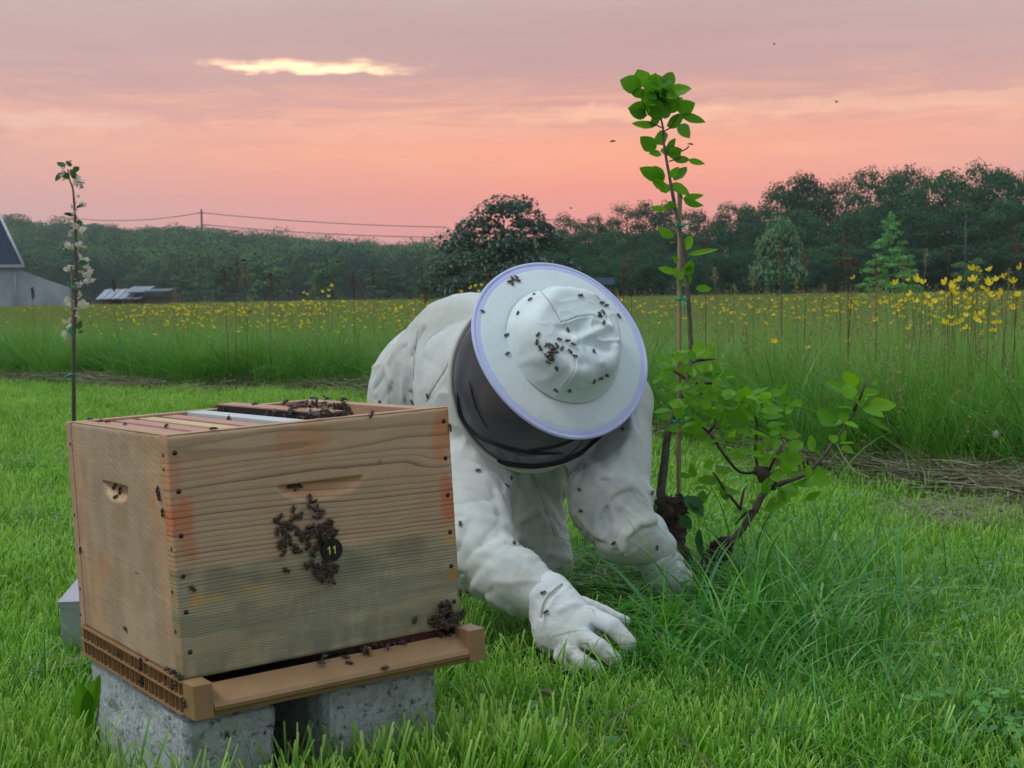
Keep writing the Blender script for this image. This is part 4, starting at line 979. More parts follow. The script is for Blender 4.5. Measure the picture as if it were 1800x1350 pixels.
ridge([(1115, 858), (1142, 885), (1148, 905)], .008, .010); ridge([(1090, 890), (1110, 905), (1120, 915)], .007, .010); ridge([(1010, 905), (1030, 930), (1060, 950)], .006, .014); ridge([(1105, 700), (1120, 760), (1128, 820)], .005, .014)
ridge([(930, 838), (945, 880), (960, 920)], .006, .010); ridge([(892, 935), (920, 915), (942, 900)], .008, .010); ridge([(905, 830), (880, 880), (878, 890)], .006, .010); ridge([(900, 945), (930, 960), (990, 952)], .005, .010); ridge([(985, 850), (984, 880), (993, 900)], .006, .008); ridge([(930, 985), (965, 975), (1000, 985)], .006, .010)
fold([(935, 835), (950, 870), (962, 905), (975, 940)], -.004, .003)
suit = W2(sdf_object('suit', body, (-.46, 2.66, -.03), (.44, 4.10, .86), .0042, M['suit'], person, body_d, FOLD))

# gloves
def glove(name, prims, lo, hi, cuts=(), lines=()):
    def f(p):
        d = None
        for a, b_, ra, rb, k in prims:
            q = caps(p, a, b_, ra, rb); d = q if d is None else smin(d, q, k)
        return d
    def dd(p):
        w = (vnoise(p * 30, 3) - .5); r = 1 - np.abs(2 * vnoise((p + w[..., None] * .01) * 42, 15) - 1)
        return .0014 * (r ** 3 - .2) + .0012 * (fbm(p * 30, 2, 4) - .5)
    ls = []
    for l, a, w in lines:
        q = [march(f, *x) for x in l]; q = [x for x in q if x is not None]
        if len(q) > 1: ls.append((q, a, w))
    return W2(sdf_object(name, f, lo, hi, .0024, M['glove'], person, dd, ls, .016))
pr = [(A_(962, 1052, 2.75), A_(985, 1078, 2.73), .052, .050, .01), (A_(985, 1082, 2.73), A_(1020, 1098, 2.70), .048, .034, .02), (A_(980, 1118, 2.71), A_(1010, 1134, 2.67), .040, .028, .02), (A_(985, 1102, 2.72), A_(1014, 1114, 2.69), .05, .034, .02)]
fing = [[(1038, 1082, 2.69, .018), (1078, 1101, 2.650, .0168), (1105, 1131, 2.640, .0150)], [(1014, 1114, 2.67, .018), (1052, 1137, 2.625, .0165), (1080, 1160, 2.620, .0145)],
        [(994, 1143, 2.66, .017), (1024, 1164, 2.615, .0150), (1050, 1178, 2.615, .0130)], [(990, 1154, 2.66, .018), (1014, 1170, 2.64, .014), (1036, 1178, 2.635, .0115)], [(1022, 1066, 2.75, .020), (1060, 1078, 2.765, .015), (1098, 1092, 2.77, .011)]]
for ch in fing:
    for i in range(len(ch) - 1): pr.append((A_(*ch[i][:3]), A_(*ch[i + 1][:3]), ch[i][3], ch[i + 1][3], .0015 if i else .0035))
gl = glove('glove', pr, P(930, 1185, 2.85) - [.0, .30, .05], P(1125, 1020, 2.6) + [.02, .30, .05], lines=[([(950, 1085), (965, 1055), (990, 1030)], -.008, .004), ([(984, 1072), (1010, 1060), (1030, 1064)], .005, .006), ([(957, 1078), (973, 1050), (1000, 1030)], .004, .005)])
pr = [(A_(1132, 940, 3.03), A_(1150, 972, 3.04), .052, .045, .01), (A_(1150, 972, 3.04), A_(1160, 1005, 3.06), .043, .036, .015), (A_(1160, 1000, 3.06), A_(1172, 1030, 3.08), .036, .030, .015)]
fing2 = [[(1170, 1000, 3.06, .019), (1192, 1000, 3.10, .016), (1206, 1012, 3.15, .014)], [(1172, 1016, 3.07, .019), (1194, 1018, 3.11, .016), (1208, 1030, 3.16, .014)], [(1172, 1030, 3.08, .018), (1190, 1036, 3.12, .015), (1204, 1046, 3.17, .013)], [(1168, 1040, 3.08, .016), (1180, 1052, 3.11, .014), (1194, 1060, 3.16, .012)], [(1160, 985, 3.08, .019), (1180, 978, 3.13, .016), (1192, 985, 3.18, .013)]]
for ch in fing2:
    for i in range(len(ch) - 1): pr.append((A_(*ch[i][:3]), A_(*ch[i + 1][:3]), ch[i][3], ch[i + 1][3], .0035 if i else .006))
glove('glove', pr, P(1075, 1075, 3.1) - [0, .25, .03], P(1225, 895, 3.1) + [.0, .25, .03], lines=[([(1118, 975), (1135, 950), (1160, 935)], -.008, .004), ([(1150, 1000), (1165, 985), (1180, 975)], .004, .005)])

# head under the hat, with face and hair
FD = -np.array([0, 0, 1.]) - NH * (-NH[2]); FD /= np.linalg.norm(FD); SD = np.cross(NH, FD)
hc = HC - NH * .10
def head(p):
    q = p - hc; x, y, z = q @ SD, q @ FD, q @ NH
    d = np.sqrt((x / .074) ** 2 + (y / .094) ** 2 + (z / .108) ** 2) * .08 - .08
    h = lambda a, b_, c: hc + SD * a + FD * b_ + NH * c
    d = smin(d, caps(p, h(0, .03, -.07), h(0, .055, -.095), .042, .028), .03)          # jaw
    d = smin(d, caps(p, h(0, .088, .005), h(0, .112, -.03), .008, .014), .012)         # nose
    d = smax(d, -caps(p, h(-.03, .098, .008), h(-.028, .098, .008), .011, .011), .01); d = smax(d, -caps(p, h(.03, .098, .008), h(.028, .098, .008), .011, .011), .01)
    for s in (-1, 1): d = smin(d, caps(p, h(.03 * s, .083, .006), h(.031 * s, .083, .006), .011, .011), .002); d = smin(d, caps(p, h(.075 * s, -.005, .01), h(.078 * s, -.012, -.03), .012, .009), .008)
    d = smin(d, caps(p, h(-.018, .095, -.062), h(.018, .095, -.062), .008, .008), .006)  # lips
    d = smin(d, caps(p, h(0, -.03, -.06), RC - NR * .12, .058, .062), .03)             # neck
    return d
W2(sdf_object('head', head, hc - .24, hc + .2, .005, M['skin'], person))
def hairf(p):
    q = p - hc; y, z = q @ FD, q @ NH; d = head(p) - .008
    return smax(smax(d, (y * .8 - z) + .02 + .0, .02), -(z + .06), .02)
W2(sdf_object('hair', hairf, hc - .2, hc + .2, .006, M['hair'], person, lambda p: .004 * (vnoise(p * 90, 4) - .5)))

# hat: brim, binding, crown
EX = np.cross(FD, NH); EX /= np.linalg.norm(EX); EY = np.cross(NH, EX)
def hp(x, y, z): return HC + EX * x + EY * y + NH * z
def to_hat(px, py, z=0.0):        # hat-plane coordinates seen at a pixel
    r = ray(px, py); o = HC + NH * z; t = ((o - CAM) @ NH) / (r @ NH); q = CAM + r * t - HC; return q @ EX, q @ EY
hat = obj('hat', None, person) if False else None
def brim():
    na, nr = 128, 34; v = []; f = []; mi = []
    rs = np.concatenate([np.linspace(.09, .181, nr - 6), np.linspace(.184, .198, 6)])
    for lay in (0, 1):
        for r in rs:
            for k in range(na):
                a = 2 * math.pi * k / na
                z = .006 * math.sin(a * 2 + 1) * (r / .198) ** 2 + .003 * math.sin(a * 3) * (r / .198) ** 2 - .012 * ((r - .09) / .108) ** 2 + .0025 * (float(n2d(math.cos(a) * r * 14 + 3, math.sin(a) * r * 14, 3, 2)) - .5)
                if abs(r - .1838) < .0012: z -= .0010
                v.append(hp(math.cos(a) * r, math.sin(a) * r, z - (.0032 if lay else 0)))
    m = len(rs)
    for lay in (0, 1):
        o = lay * m * na
        for i in range(m - 1):
            for k in range(na):
                l = (k + 1) % na; q = (o + i * na + k, o + (i + 1) * na + k, o + (i + 1) * na + l, o + i * na + l)
                f.append(q if lay == 0 else q[::-1]); mi.append(1 if rs[i] > .1835 else 0)
    return obj('hat_brim', mesh_data('hat_brim', np.array(v), f, [M['hat'], M['binding']], midx=mi), person)
def zbrim(a): return .006 * math.sin(a * 2 + 1) + .003 * math.sin(a * 3) - .012
W2(brim())
b = MB(); b.tube([hp(math.cos(a) * .1985, math.sin(a) * .1985, zbrim(a) - .0016) for a in np.linspace(0, 2 * math.pi, 160, endpoint=False)], .0042, 8, closed=True); W2(b.build('brim_binding', M['binding'], person))
def z7(x, y): return 840 + x / 4.355, 450 + y / 4.355
CR_H = .078
def crown():
    na, ns = 200, 110
    A, S_ = np.meshgrid(np.linspace(0, 2 * np.pi, na, endpoint=False), np.linspace(0, 1, ns), indexing='xy')
    # profile: floppy top then wall down to the brim
    pr_r = np.interp(S_, [0, .30, .55, .68, .76, .86, 1.0], [0, .055, .090, .104, .112, .120, .1305]); pr_z = np.interp(S_, [0, .3, .55, .66, .74, .86, 1.0], [.078, .080, .079, .070, .046, .022, -.002])
    pr_z = np.convolve(np.r_[[pr_z[0, 0]] * 6, pr_z[:, 0], [pr_z[-1, 0]] * 6], np.ones(13) / 13, 'valid')[:, None] * np.ones((1, na)); 
    wob = 1 + .055 * np.sin(A * 2 + .6) * (1 - S_) * 1.2 + .035 * np.sin(A * 5 + 2) * np.sin(S_ * np.pi) 
    x, y = np.cos(A) * pr_r * wob, np.sin(A) * pr_r * wob; z = pr_z.copy()
    env = np.sin(np.clip(1 - S_, 0, 1) * np.pi * .5) ** .6
    q = np.stack([x, y, z], -1)
    w = (np.stack([vnoise(q * 14 + 5, 51), vnoise(q * 14 + 25, 52)], -1) - .5)
    qq = q.copy(); qq[..., :2] += w * .04
    rg = 1 - np.abs(2 * vnoise(qq * 17 + 7, 53) - 1); rg2 = 1 - np.abs(2 * vnoise(qq * 38 + 17, 54) - 1)
    D = env * (.012 * (fbm(q * 13, 2, 55) - .5) + .004 * (rg ** 6 - .10) + .0012 * (rg2 ** 4 - .2))
    def line(l, amp, wd, hz=CR_H):
        nonlocal D
        pts = [to_hat(*z7(*a_), hz) for a_ in l]; dd = None
        for i in range(len(pts) - 1):
            a_, b_ = np.array(pts[i]), np.array(pts[i + 1]); ab = b_ - a_; t = np.clip(((x - a_[0]) * ab[0] + (y - a_[1]) * ab[1]) / (ab @ ab), 0, 1)
            e = np.hypot(x - a_[0] - t * ab[0], y - a_[1] - t * ab[1]); dd = e if dd is None else np.minimum(dd, e)
        D = D + env * amp * np.exp(-(dd / wd) ** 2)
    for l in ([(480, 265), (560, 370), (640, 512)], [(640, 512), (760, 470), (900, 455)], [(740, 790), (735, 880), (640, 1010)], [(860, 180), (855, 240), (960, 330)], [(980, 470), (1000, 570), (1050, 640)]): line(l, -.0045, .0020); line([(a_ + 9, b_ + 5) for a_, b_ in l], .003, .005)
    for l in ([(740, 660), (860, 600), (990, 550)], [(300, 640), (370, 430), (480, 268)], [(745, 640), (800, 760), (900, 900)], [(340, 700), (480, 720), (560, 760)], [(340, 320), (480, 265), (740, 140), (860, 175)], [(745, 880), (730, 950), (640, 1010)], [(740, 210), (860, 260), (950, 320)], [(960, 820), (1040, 860), (1080, 800), (1060, 700)], [(900, 500), (1000, 540), (1060, 640)]): line(l, .0065, .0085)
    for l in ([(790, 640), (900, 700), (1000, 720)], [(330, 480), (300, 600), (320, 740)], [(520, 900), (640, 930), (700, 860)], [(640, 560), (760, 560)], [(800, 830), (900, 860), (980, 850)]): line(l, -.007, .012)
    th = np.stack([np.cos(A), np.sin(A)], -1); nrm_r = np.clip((S_ - .4) / .4, 0, 1)
    x = x + D * nrm_r * th[..., 0]; y = y + D * nrm_r * th[..., 1]; z = np.maximum(z + D * (1 - nrm_r * .9), -.003)
    pts = HC + x[..., None] * EX + y[..., None] * EY + z[..., None] * NH
    v = pts.reshape(-1, 3); f = []
    for i in range(ns - 1):
        for k in range(na):
            l = (k + 1) % na; f.append((i * na + k, (i + 1) * na + k, (i + 1) * na + l, i * na + l))
    return W2(obj('hat_crown', mesh_data('hat_crown', v, f, [M['hat']]), person))
crown_o = crown()
# veil between brim and hoop
UX = np.cross(NR, EY); UX /= np.linalg.norm(UX); UY = np.cross(NR, UX) * 1.0
def veil():
    na, ns = 140, 26; v = []; f = []
    for i in range(ns + 1):
        s = i / ns
        for k in range(na):
            a = 2 * math.pi * k / na
            top = hp(math.cos(a) * .176, math.sin(a) * .176, -.014)
            e = EX * math.cos(a) + EY * math.sin(a); e = e - NR * (e @ NR); e /= np.linalg.norm(e); bot = RC + e * .183 - NR * .002
            p = top * (1 - s) + bot * s
            m = (top + bot) / 2 * 0 + HC * (1 - s) + RC * s; o = p - m; o /= np.linalg.norm(o)
            bulge = math.sin(s * math.pi) * .012 + .012 * math.sin(s * math.pi) * (float(fbm(np.array([math.cos(a) * 2.2 + s * 2, math.sin(a) * 2.2, s * 1.5 + 4]), 2, 61)) - .5) * 2
            v.append(p + o * bulge)
    for i in range(ns):
        for k in range(na):
            l = (k + 1) % na; f.append((i * na + k, (i + 1) * na + k, (i + 1) * na + l, i * na + l))
    return W2(obj('veil', mesh_data('veil', np.array(v), f, [M['veil']]), person))
vl = veil()
b = MB(); ring_pts = []
for a in np.linspace(0, 2 * math.pi, 140, endpoint=False):
    e = EX * math.cos(a) + EY * math.sin(a); e = e - NR * (e @ NR); e /= np.linalg.norm(e); ring_pts.append(RC + e * .187)
b.tube(ring_pts, .0062, 8, closed=True); W2(b.build('veil_hoop', M['piping'], person))
b = MB(); b.tube([RC + (p - RC) * .965 + NR * .003 for p in ring_pts], .0017, 6, closed=True); W2(b.build('zip', M['black_cloth'], person))
bpy.context.view_layer.update()
from mathutils.bvhtree import BVHTree
def bvh_of(objs):
    vs, fs = [], []
    for o in objs:
        mw = o.matrix_world; b0 = len(vs); vs += [mw @ x.co for x in o.data.vertices]; fs += [[i + b0 for i in q.vertices] for q in o.data.polygons]
    return BVHTree.FromPolygons(vs, fs)
def hitpt(bv, px, py):
    d = V(ray(px, py)).normalized(); return bv.ray_cast(Vector(CAM), d)
vb = bvh_of([vl])
def seam(bv, l, r, name='seam'):
    pts = []
    for px, py in catmull([np.array(q, float) for q in l], [0.] * len(l), 8)[0]:
        h = hitpt(bv, px, py)
        if h[0] is not None and (not pts or np.linalg.norm(np.array(h[0]) - pts[-1]) < .06):
            n = h[1] if h[1].dot(V(CAM) - h[0]) > 0 else -h[1]; pts.append(np.array(h[0] + n * r * .2))
    if len(pts) > 2: b = MB(); b.tube(pts, r, 5); W2(b.build(name, M['seam'], person))
sbv = bvh_of([suit]); cbv = bvh_of([crown_o]); gbv = bvh_of([gl])
for l in ([(802, 613), (782, 650), (757, 690), (750, 706)], [(735, 578), (729, 620), (727, 660), (724, 696)], [(724, 693), (740, 698), (757, 702)], [(935, 832), (950, 870), (962, 905), (975, 940)],
          [(1040, 968), (1062, 978), (1090, 992)], [(902, 953), (935, 962), (996, 955)]): seam(sbv, l, .0011)
for l in ([(480, 265), (560, 370), (640, 512)], [(640, 512), (760, 470), (900, 455)], [(742, 790), (735, 880), (640, 1012)], [(860, 180), (857, 245), (930, 330)], [(250, 790), (330, 900), (450, 1010), (580, 1090), (740, 1128), (900, 1100), (1010, 1020), (1060, 940)]): seam(cbv, [z7(*q) for q in l], .0009)
seam(gbv, [(952, 1086), (955, 1062), (968, 1042), (988, 1026)], .0014)
def strap_or_wrinkle(l, r):
    pts = []
    for px, py in catmull([np.array(q, float) for q in l], [0.] * len(l), 9)[0]:
        if True:
            h = hitpt(vb, px, py)
            if h[0] is not None:
                n = h[1] if h[1].dot(V(CAM) - h[0]) > 0 else -h[1]; pts.append(np.array(h[0] + n * .003))
    if len(pts) > 2:
        b = MB(); n = len(pts); b.tube(pts, [r * min(1, .25 + 5 * min(i, n - 1 - i) / n) for i in range(n)], 6, resample=2); W2(b.build('veil_strap_and_wrinkle', M['black_cloth'], person))
strap_or_wrinkle([(806, 690), (812, 730), (835, 760), (875, 780), (930, 793), (990, 795)], .0045); strap_or_wrinkle([(826, 668), (838, 715), (858, 752)], .0015); strap_or_wrinkle([(925, 790), (975, 783), (1030, 760), (1074, 738)], .0035)  # the thin middle one is a veil wrinkle, its shade drawn as black cloth
strap_or_wrinkle([(838, 785), (870, 806), (915, 816), (960, 815), (1005, 802), (1045, 775), (1076, 742)], .0060)
# ------------------------------------------------------------------ leaves and saplings
def leaf_mesh(name, mat, seed, shape='apple'):
    """unit leaf along +Y, width 1 in X, folded at the midrib, cupped and a little ragged"""
    g = random.Random(seed); n = 7; v = []; f = []
    fold_, cup, tw = g.uniform(.10, .35), g.uniform(-.25, .25), g.uniform(-.3, .3)
    for i in range(n + 1):
        t = i / n; w = math.sin(math.pi * min(1, t ** .8 * 1.0)) ** .75 * .5 if shape == 'apple' else math.sin(math.pi * t) ** .6 * .5
        if i in (0, n): w = .012
        z = cup * (t - .5) ** 2 - cup * .25; a = tw * t
        for s in (-1, -.5, 0, .5, 1):
            ww = w * (1 + g.uniform(-.07, .07)) * s
            v.append((ww * math.cos(a), t, z + abs(s) * w * fold_ + ww * math.sin(a) * .5 + g.uniform(-.012, .012)))
    for i in range(n):
        for k in range(4): q = i * 5 + k; f.append((q, q + 1, q + 6, q + 5))
    return mesh_data(name, v, f, [mat], True, {'tone': ('FLOAT', [g.random()] * len(v)), 'tip': ('FLOAT', [0.] * len(v))})
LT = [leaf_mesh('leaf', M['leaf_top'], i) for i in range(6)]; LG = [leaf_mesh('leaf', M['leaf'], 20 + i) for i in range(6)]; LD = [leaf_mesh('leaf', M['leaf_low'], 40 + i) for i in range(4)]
def put_leaf(root, meshes, a, b_, width, face=None):
    """leaf from point a to point b_; width in metres"""
    a, b_ = V(a), V(b_); y = b_ - a; L = y.length; y.normalize()
    nrm = Vector(face) if face is not None else (V(CAM) - a).normalized() * random.uniform(.3, 1) + Vector((random.gauss(0, .5), random.gauss(0, .5), abs(random.gauss(.4, .5))))
    x = y.cross(nrm); x.normalize(); z = x.cross(y); width *= random.uniform(1.05, 1.5)
    o = bpy.data.objects.new('leaf', random.choice(meshes)); col.objects.link(o); o.parent = root
    m = Matrix((x * width, y * L, z * (width + L) * .5)).transposed().to_4x4(); m.translation = a - root.location
    o.matrix_local = m; return o
def limb(root, name, l, rad, mat, d, jit=.08, seg=8, res=4):
    pts = [P(x, y, d + (q[2] if len(q) > 2 else 0)) - np.array(root.location) for q in l for x, y in [q[:2]]]
    b = MB(); b.tube(pts, rad, seg, jit=jit, resample=res); return b.build(name, mat, root)
z4 = lambda x, y: (1060 + x / 3.2125, 100 + y / 3.2125)
z5 = lambda x, y: (1100 + x / 2.596, 560 + y / 2.596)
DS = 3.30
sap = empty('apple_sapling', G(1212, 1058)); tag(sap, 'leafy apple sapling with gnarled dark stump and bushy side branches beside the kneeling person', 'sapling')
K = DS / F
def L5(l): return [z5(*q[:2]) + tuple(q[2:]) for q in l]
def L4(l): return [z4(*q[:2]) + tuple(q[2:]) for q in l]
limb(sap, 'trunk', L5([(168, 830), (160, 790), (178, 650), (190, 535), (222, 430), (272, 315), (300, 205), (296, 100), (291, 0)]) + L4([(478, 1330), (462, 1180), (448, 1050), (418, 905), (392, 770), (376, 680), (360, 590), (345, 500), (338, 400), (318, 300), (308, 200)]),
     [10 * K, 8.5 * K, 7.5 * K, 7 * K, 7 * K, 6 * K, 6 * K, 4.2 * K, 4 * K, 4 * K, 3.6 * K, 3.4 * K, 3.6 * K, 3.3 * K, 2.8 * K, 2.5 * K, 2.2 * K, 2 * K, 1.7 * K, 1.3 * K], M['bark'], DS)
limb(sap, 'stump', L5([(285, 1310), (262, 1180), (240, 1080), (212, 960), (180, 860), (165, 815)]), [28 * K, 24 * K, 19 * K, 17 * K, 19 * K, 12 * K], M['bark_dark'], DS, .28, 12, 6)
limb(sap, 'stump', L5([(225, 1000), (232, 900), (245, 840), (262, 812)]), [17 * K, 19 * K, 18 * K, 7 * K], M['bark_dark'], DS, .36, 10, 6)
limb(sap, 'stump', L5([(300, 1260, .02), (350, 1170, .03), (395, 1110, .03), (430, 1060, .02), (480, 1010, 0)]), [20 * K, 19 * K, 17 * K, 18 * K, 9 * K], M['bark_dark'], DS, .28, 10, 6)
limb(sap, 'stump', L5([(410, 1010, .02), (440, 1060, .02), (455, 1110, .02)]), [12 * K, 16 * K, 8 * K], M['bark_dark'], DS, .35, 10, 5)
limb(sap, 'branch', L5([(430, 1060), (520, 975), (560, 915), (592, 865), (640, 785), (690, 758), (760, 735), (822, 708), (900, 630), (942, 572), (1010, 480), (1060, 400)]), [7.5 * K, 6 * K, 6 * K, 6 * K, 6 * K, 5.5 * K, 3.6 * K, 3.4 * K, 3 * K, 2.8 * K, 2 * K, 1.4 * K], M['bark'], DS)
limb(sap, 'knot', L5([(585, 690), (625, 705), (655, 745), (690, 770)]), [6 * K, 12 * K, 12 * K, 6 * K], M['bark_dark'], DS, .3, 10, 5)
BR = [[(600, 700), (520, 700), (450, 622), (380, 520), (330, 488)], [(380, 515), (402, 490), (412, 450)], [(602, 690), (592, 600), (600, 480), (575, 420)], [(525, 872), (440, 762), (398, 700)], [(522, 872), (535, 800), (545, 770)], [(650, 700), (690, 620), (722, 568)],
      [(302, 196), (340, 190), (405, 185)], [(272, 275), (230, 245), (155, 213)], [(278, 296), (360, 294), (460, 300)], [(288, 318), (330, 335), (352, 345)], [(590, 870), (545, 890), (500, 940)], [(605, 860), (600, 890)], [(460, 810), (445, 800)], [(175, 940), (150, 920), (110, 915)], [(1040, 420), (1080, 330), (1100, 270)]]
for l in BR: limb(sap, 'twig', L5([(x, y, random.uniform(-.03, .03) * (i > 0)) for i, (x, y) in enumerate(l)]), [2.8 * K] * (len(l) - 1) + [1.2 * K], M['bark_young'], DS, .06, 6, 3)
for l in [[(335, 420), (380, 400), (430, 320)], [(330, 400), (290, 380), (250, 365)], [(345, 540), (380, 520), (400, 500)], [(372, 590), (420, 575), (440, 565)], [(375, 680), (400, 650), (420, 640)], [(385, 740), (420, 760), (450, 800)], [(355, 540), (450, 530), (485, 505)]]: limb(sap, 'twig', L4(l), [1.3 * K] * 3, M['bark_young'], DS, .0, 5, 2)
TL = [(215,175,95,130,60),(240,170,195,70,70),(290,170,300,90,50),(345,180,392,85,50),(370,200,500,180,50),(415,300,520,260,70),(440,325,580,370,35),(245,300,140,290,60),(250,330,150,310,55),(300,390,162,375,35),(430,380,490,460,55),(330,340,250,230,70),(350,300,300,190,70),(350,330,350,220,70),(380,320,430,230,60),(360,390,460,330,50),(300,260,220,190,70),(320,340,370,260,70),(345,200,310,130,70),(310,380,280,340,50),(300,200,240,130,60),(330,230,390,170,60),(300,300,230,260,60),(370,280,450,230,50),(320,180,270,110,60),
 (300,520,210,450,50),(340,500,325,415,55),(330,550,258,545,30),(350,540,410,460,30),(370,560,445,520,60),(400,585,490,580,30),(480,582,575,605,24),(360,560,380,500,50),(340,690,205,625,55),(345,700,285,615,55),(350,740,275,690,40),(355,770,345,710,50),(375,680,430,620,30),(400,700,472,620,40),(385,715,490,780,40),(450,800,570,780,28),(455,805,568,840,30),(360,860,262,848,25),(390,860,380,812,35),
 (395,1020,315,955,45),(465,1090,500,1010,55),(480,1115,655,1085,22),(420,1165,395,1120,22),(415,1225,308,1190,32),(470,1210,500,1145,35),(440,1260,430,1180,50),(490,1290,450,1240,40),(520,1310,615,1310,30),(400,1050,380,1040,20),(490,1230,470,1170,40)]
for x0, y0, x1, y1, w in TL:
    dj = random.uniform(-.035, .035); low = y0 > 900
    put_leaf(sap, LG if low else LT, P(*z4(x0, y0), DS + dj * .3), P(*z4(x1, y1), DS + dj), w / 3.2125 * K * 1.2, V(CAM - P(*z4(x0, y0), DS)).normalized() + Vector((random.gauss(0, .35), 0, random.gauss(.1, .3))))
for k in range(34):
    x, y = random.gauss(315, 45), max(165, random.gauss(245, 60)); a = random.uniform(0, 6.28); l = random.uniform(60, 95)
    put_leaf(sap, LT, P(*z4(x, y), DS + random.uniform(-.04, .04)), P(*z4(x + math.cos(a) * l, y - abs(math.sin(a)) * l * .6), DS + random.uniform(-.05, .05)), random.uniform(36, 56) / 3.2125 * K, V(CAM - P(*z4(x, y), DS)).normalized() + Vector((random.gauss(0, .4), 0, random.gauss(.2, .4))))
BL = [(300,150,370,140,50),(275,150,195,190,30),(280,280,260,205,45),(285,300,330,270,30),(180,190,130,180,30),(230,230,160,240,30),(430,270,440,220,35),(420,265,350,260,30),(455,270,500,265,25),(400,350,420,320,40),(345,350,365,310,40),(515,400,410,390,45),(545,380,545,310,65),(570,350,655,310,40),(600,390,650,350,50),(455,450,565,480,60),(620,450,720,440,35),(640,490,730,480,35),(590,580,530,560,50),(700,640,810,650,55),(745,610,810,565,50),(860,610,845,530,35),(880,620,850,575,45),(790,740,835,770,70),(850,730,940,750,40),(630,870,720,850,35),(420,740,325,740,35),(430,800,460,780,40),
 (950,490,875,410,60),(1000,340,910,285,35),(1050,310,1000,240,60),(1030,370,1000,300,50),(1060,340,1160,335,30),(1110,390,1235,395,50),(1080,410,1180,450,55),(1100,460,1215,520,40),(1035,410,955,400,30),(1030,440,950,490,35),(980,510,1000,560,35),(1040,570,975,570,25),(980,600,1040,610,30),(940,530,950,570,35),(1090,380,1045,360,50),(1120,300,1150,285,15),(1065,400,1110,350,35),(1020,450,965,440,35),(1000,470,1060,500,35)]
for x0, y0, x1, y1, w in BL:
    dj = random.uniform(-.06, .06); put_leaf(sap, LG, P(*z5(x0, y0), DS + dj * .4), P(*z5(x1, y1), DS + dj), w / 2.596 * K * 1.05)
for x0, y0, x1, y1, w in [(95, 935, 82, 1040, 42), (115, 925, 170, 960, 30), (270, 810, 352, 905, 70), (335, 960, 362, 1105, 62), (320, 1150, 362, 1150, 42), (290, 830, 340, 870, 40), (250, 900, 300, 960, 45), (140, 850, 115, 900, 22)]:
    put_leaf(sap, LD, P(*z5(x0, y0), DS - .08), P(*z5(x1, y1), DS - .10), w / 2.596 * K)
reg = [((120, 160, 470, 330), 30), ((200, 320, 520, 520), 56), ((430, 340, 760, 620), 46), ((280, 520, 480, 860), 20), ((540, 600, 880, 860), 30), ((440, 820, 640, 960), 5)]
for (x0, y0, x1, y1), n in reg:
    for k in range(n):
        x, y = random.uniform(x0, x1), random.uniform(y0, y1); a = random.uniform(-.6, 3.7); l = random.uniform(45, 85); dj = random.uniform(-.12, .12)
        put_leaf(sap, LG, P(*z5(x, y), DS + dj), P(*z5(x + math.cos(a) * l, y - math.sin(a) * l), DS + dj + random.uniform(-.03, .03)), random.uniform(26, 48) / 2.596 * K)
# cane and ties
cane = empty('bamboo_cane', G(1192, 1068)); tag(cane, 'straw coloured bamboo cane standing behind the leafy sapling', 'cane')
b = MB(); c0 = np.array(cane.location); p0, p1 = P(1195, 338, DS + .02), P(1192, 1075, DS + .03)
pts, rad = [], []
for i in range(25):
    t = i / 24; pts.append(p0 * (1 - t) + p1 * t - c0); rad.append(.0052 if i % 5 else .0066)
b.tube(pts, rad, 8); b.build('shaft', M['bamboo'], cane)
def tie(px, py, d, r, label, tail, grp=None):
    c = P(px, py, d); o = empty('tie', c); tag(o, label, 'plant tie', 'green ties on the saplings')
    b = MB(); b.tube([(math.cos(a) * r, math.sin(a) * r * 1.1, .15 * r * math.sin(a * 2)) for a in np.linspace(0, 2 * math.pi, 16, endpoint=False)], .0018 * d / 3.3, 6, closed=True); b.build('loop', M['green_tie'], o)
    b = MB()
    for q in tail: b.tube([(0, -r, 0), (q[0] * .5, -r - .004, q[1] * .5 + .004), (q[0], -r, q[1])], [.002 * d / 3.3, .0024 * d / 3.3, .001], 6, resample=3)
    b.build('tail', M['green_tie'], o)
tie(1195, 398, DS, .011, 'green tie at the top of the cane, ends sticking out sideways', [(.034, .002), (-.016, .012)])
tie(1199, 526, DS, .013, 'green tie on the cane level with the hat top, one end hanging', [(-.012, .014), (.004, -.034)])
tie(1188, 740, DS, .013, 'green tie low on the leafy sapling, tied in a bow', [(.03, .018), (.016, .012), (-.010, -.012)])
tie(1208, 990, DS - .04, .012, 'green tie half hidden on the stump of the sapling', [(.01, -.02)])
# blossoming young tree on the left
D2 = 6.9; K2 = D2 / F
bt = empty('blossom_tree', (float(P(131, 790, D2)[0]), float(P(131, 790, D2)[1]), 0)); tag(bt, 'slender young fruit tree with white blossom standing in the lawn at the left', 'sapling')
z6 = lambda x, y: (x / 2.7, 260 + y / 2.7)
limb(bt, 'trunk', [z6(*q) for q in [(352, 1420), (351, 1280), (350, 1100), (350, 900), (357, 760), (362, 600), (358, 470), (357, 350), (352, 260), (345, 190), (330, 150), (322, 100)]], [4.2 * K2, 3.8 * K2, 3.6 * K2, 3.5 * K2, 3 * K2, 3 * K2, 2.6 * K2, 2.3 * K2, 2 * K2, 1.6 * K2, 1.3 * K2, 1 * K2], M['bark'], D2)
def flower_mesh(name, seed, n=5):
    g = random.Random(seed); v = []; f = []; 
    for k in range(n):
        a = 2 * math.pi * k / n + g.uniform(-.2, .2); u = Vector((math.cos(a), math.sin(a), g.uniform(.1, .6))); w = Vector((-math.sin(a), math.cos(a), 0))
        o = len(v); v += [(0, 0, 0), tuple(u * .55 - w * .35), tuple(u * 1.0), tuple(u * .55 + w * .35)]; f.append((o, o + 1, o + 2, o + 3))
    return v, f
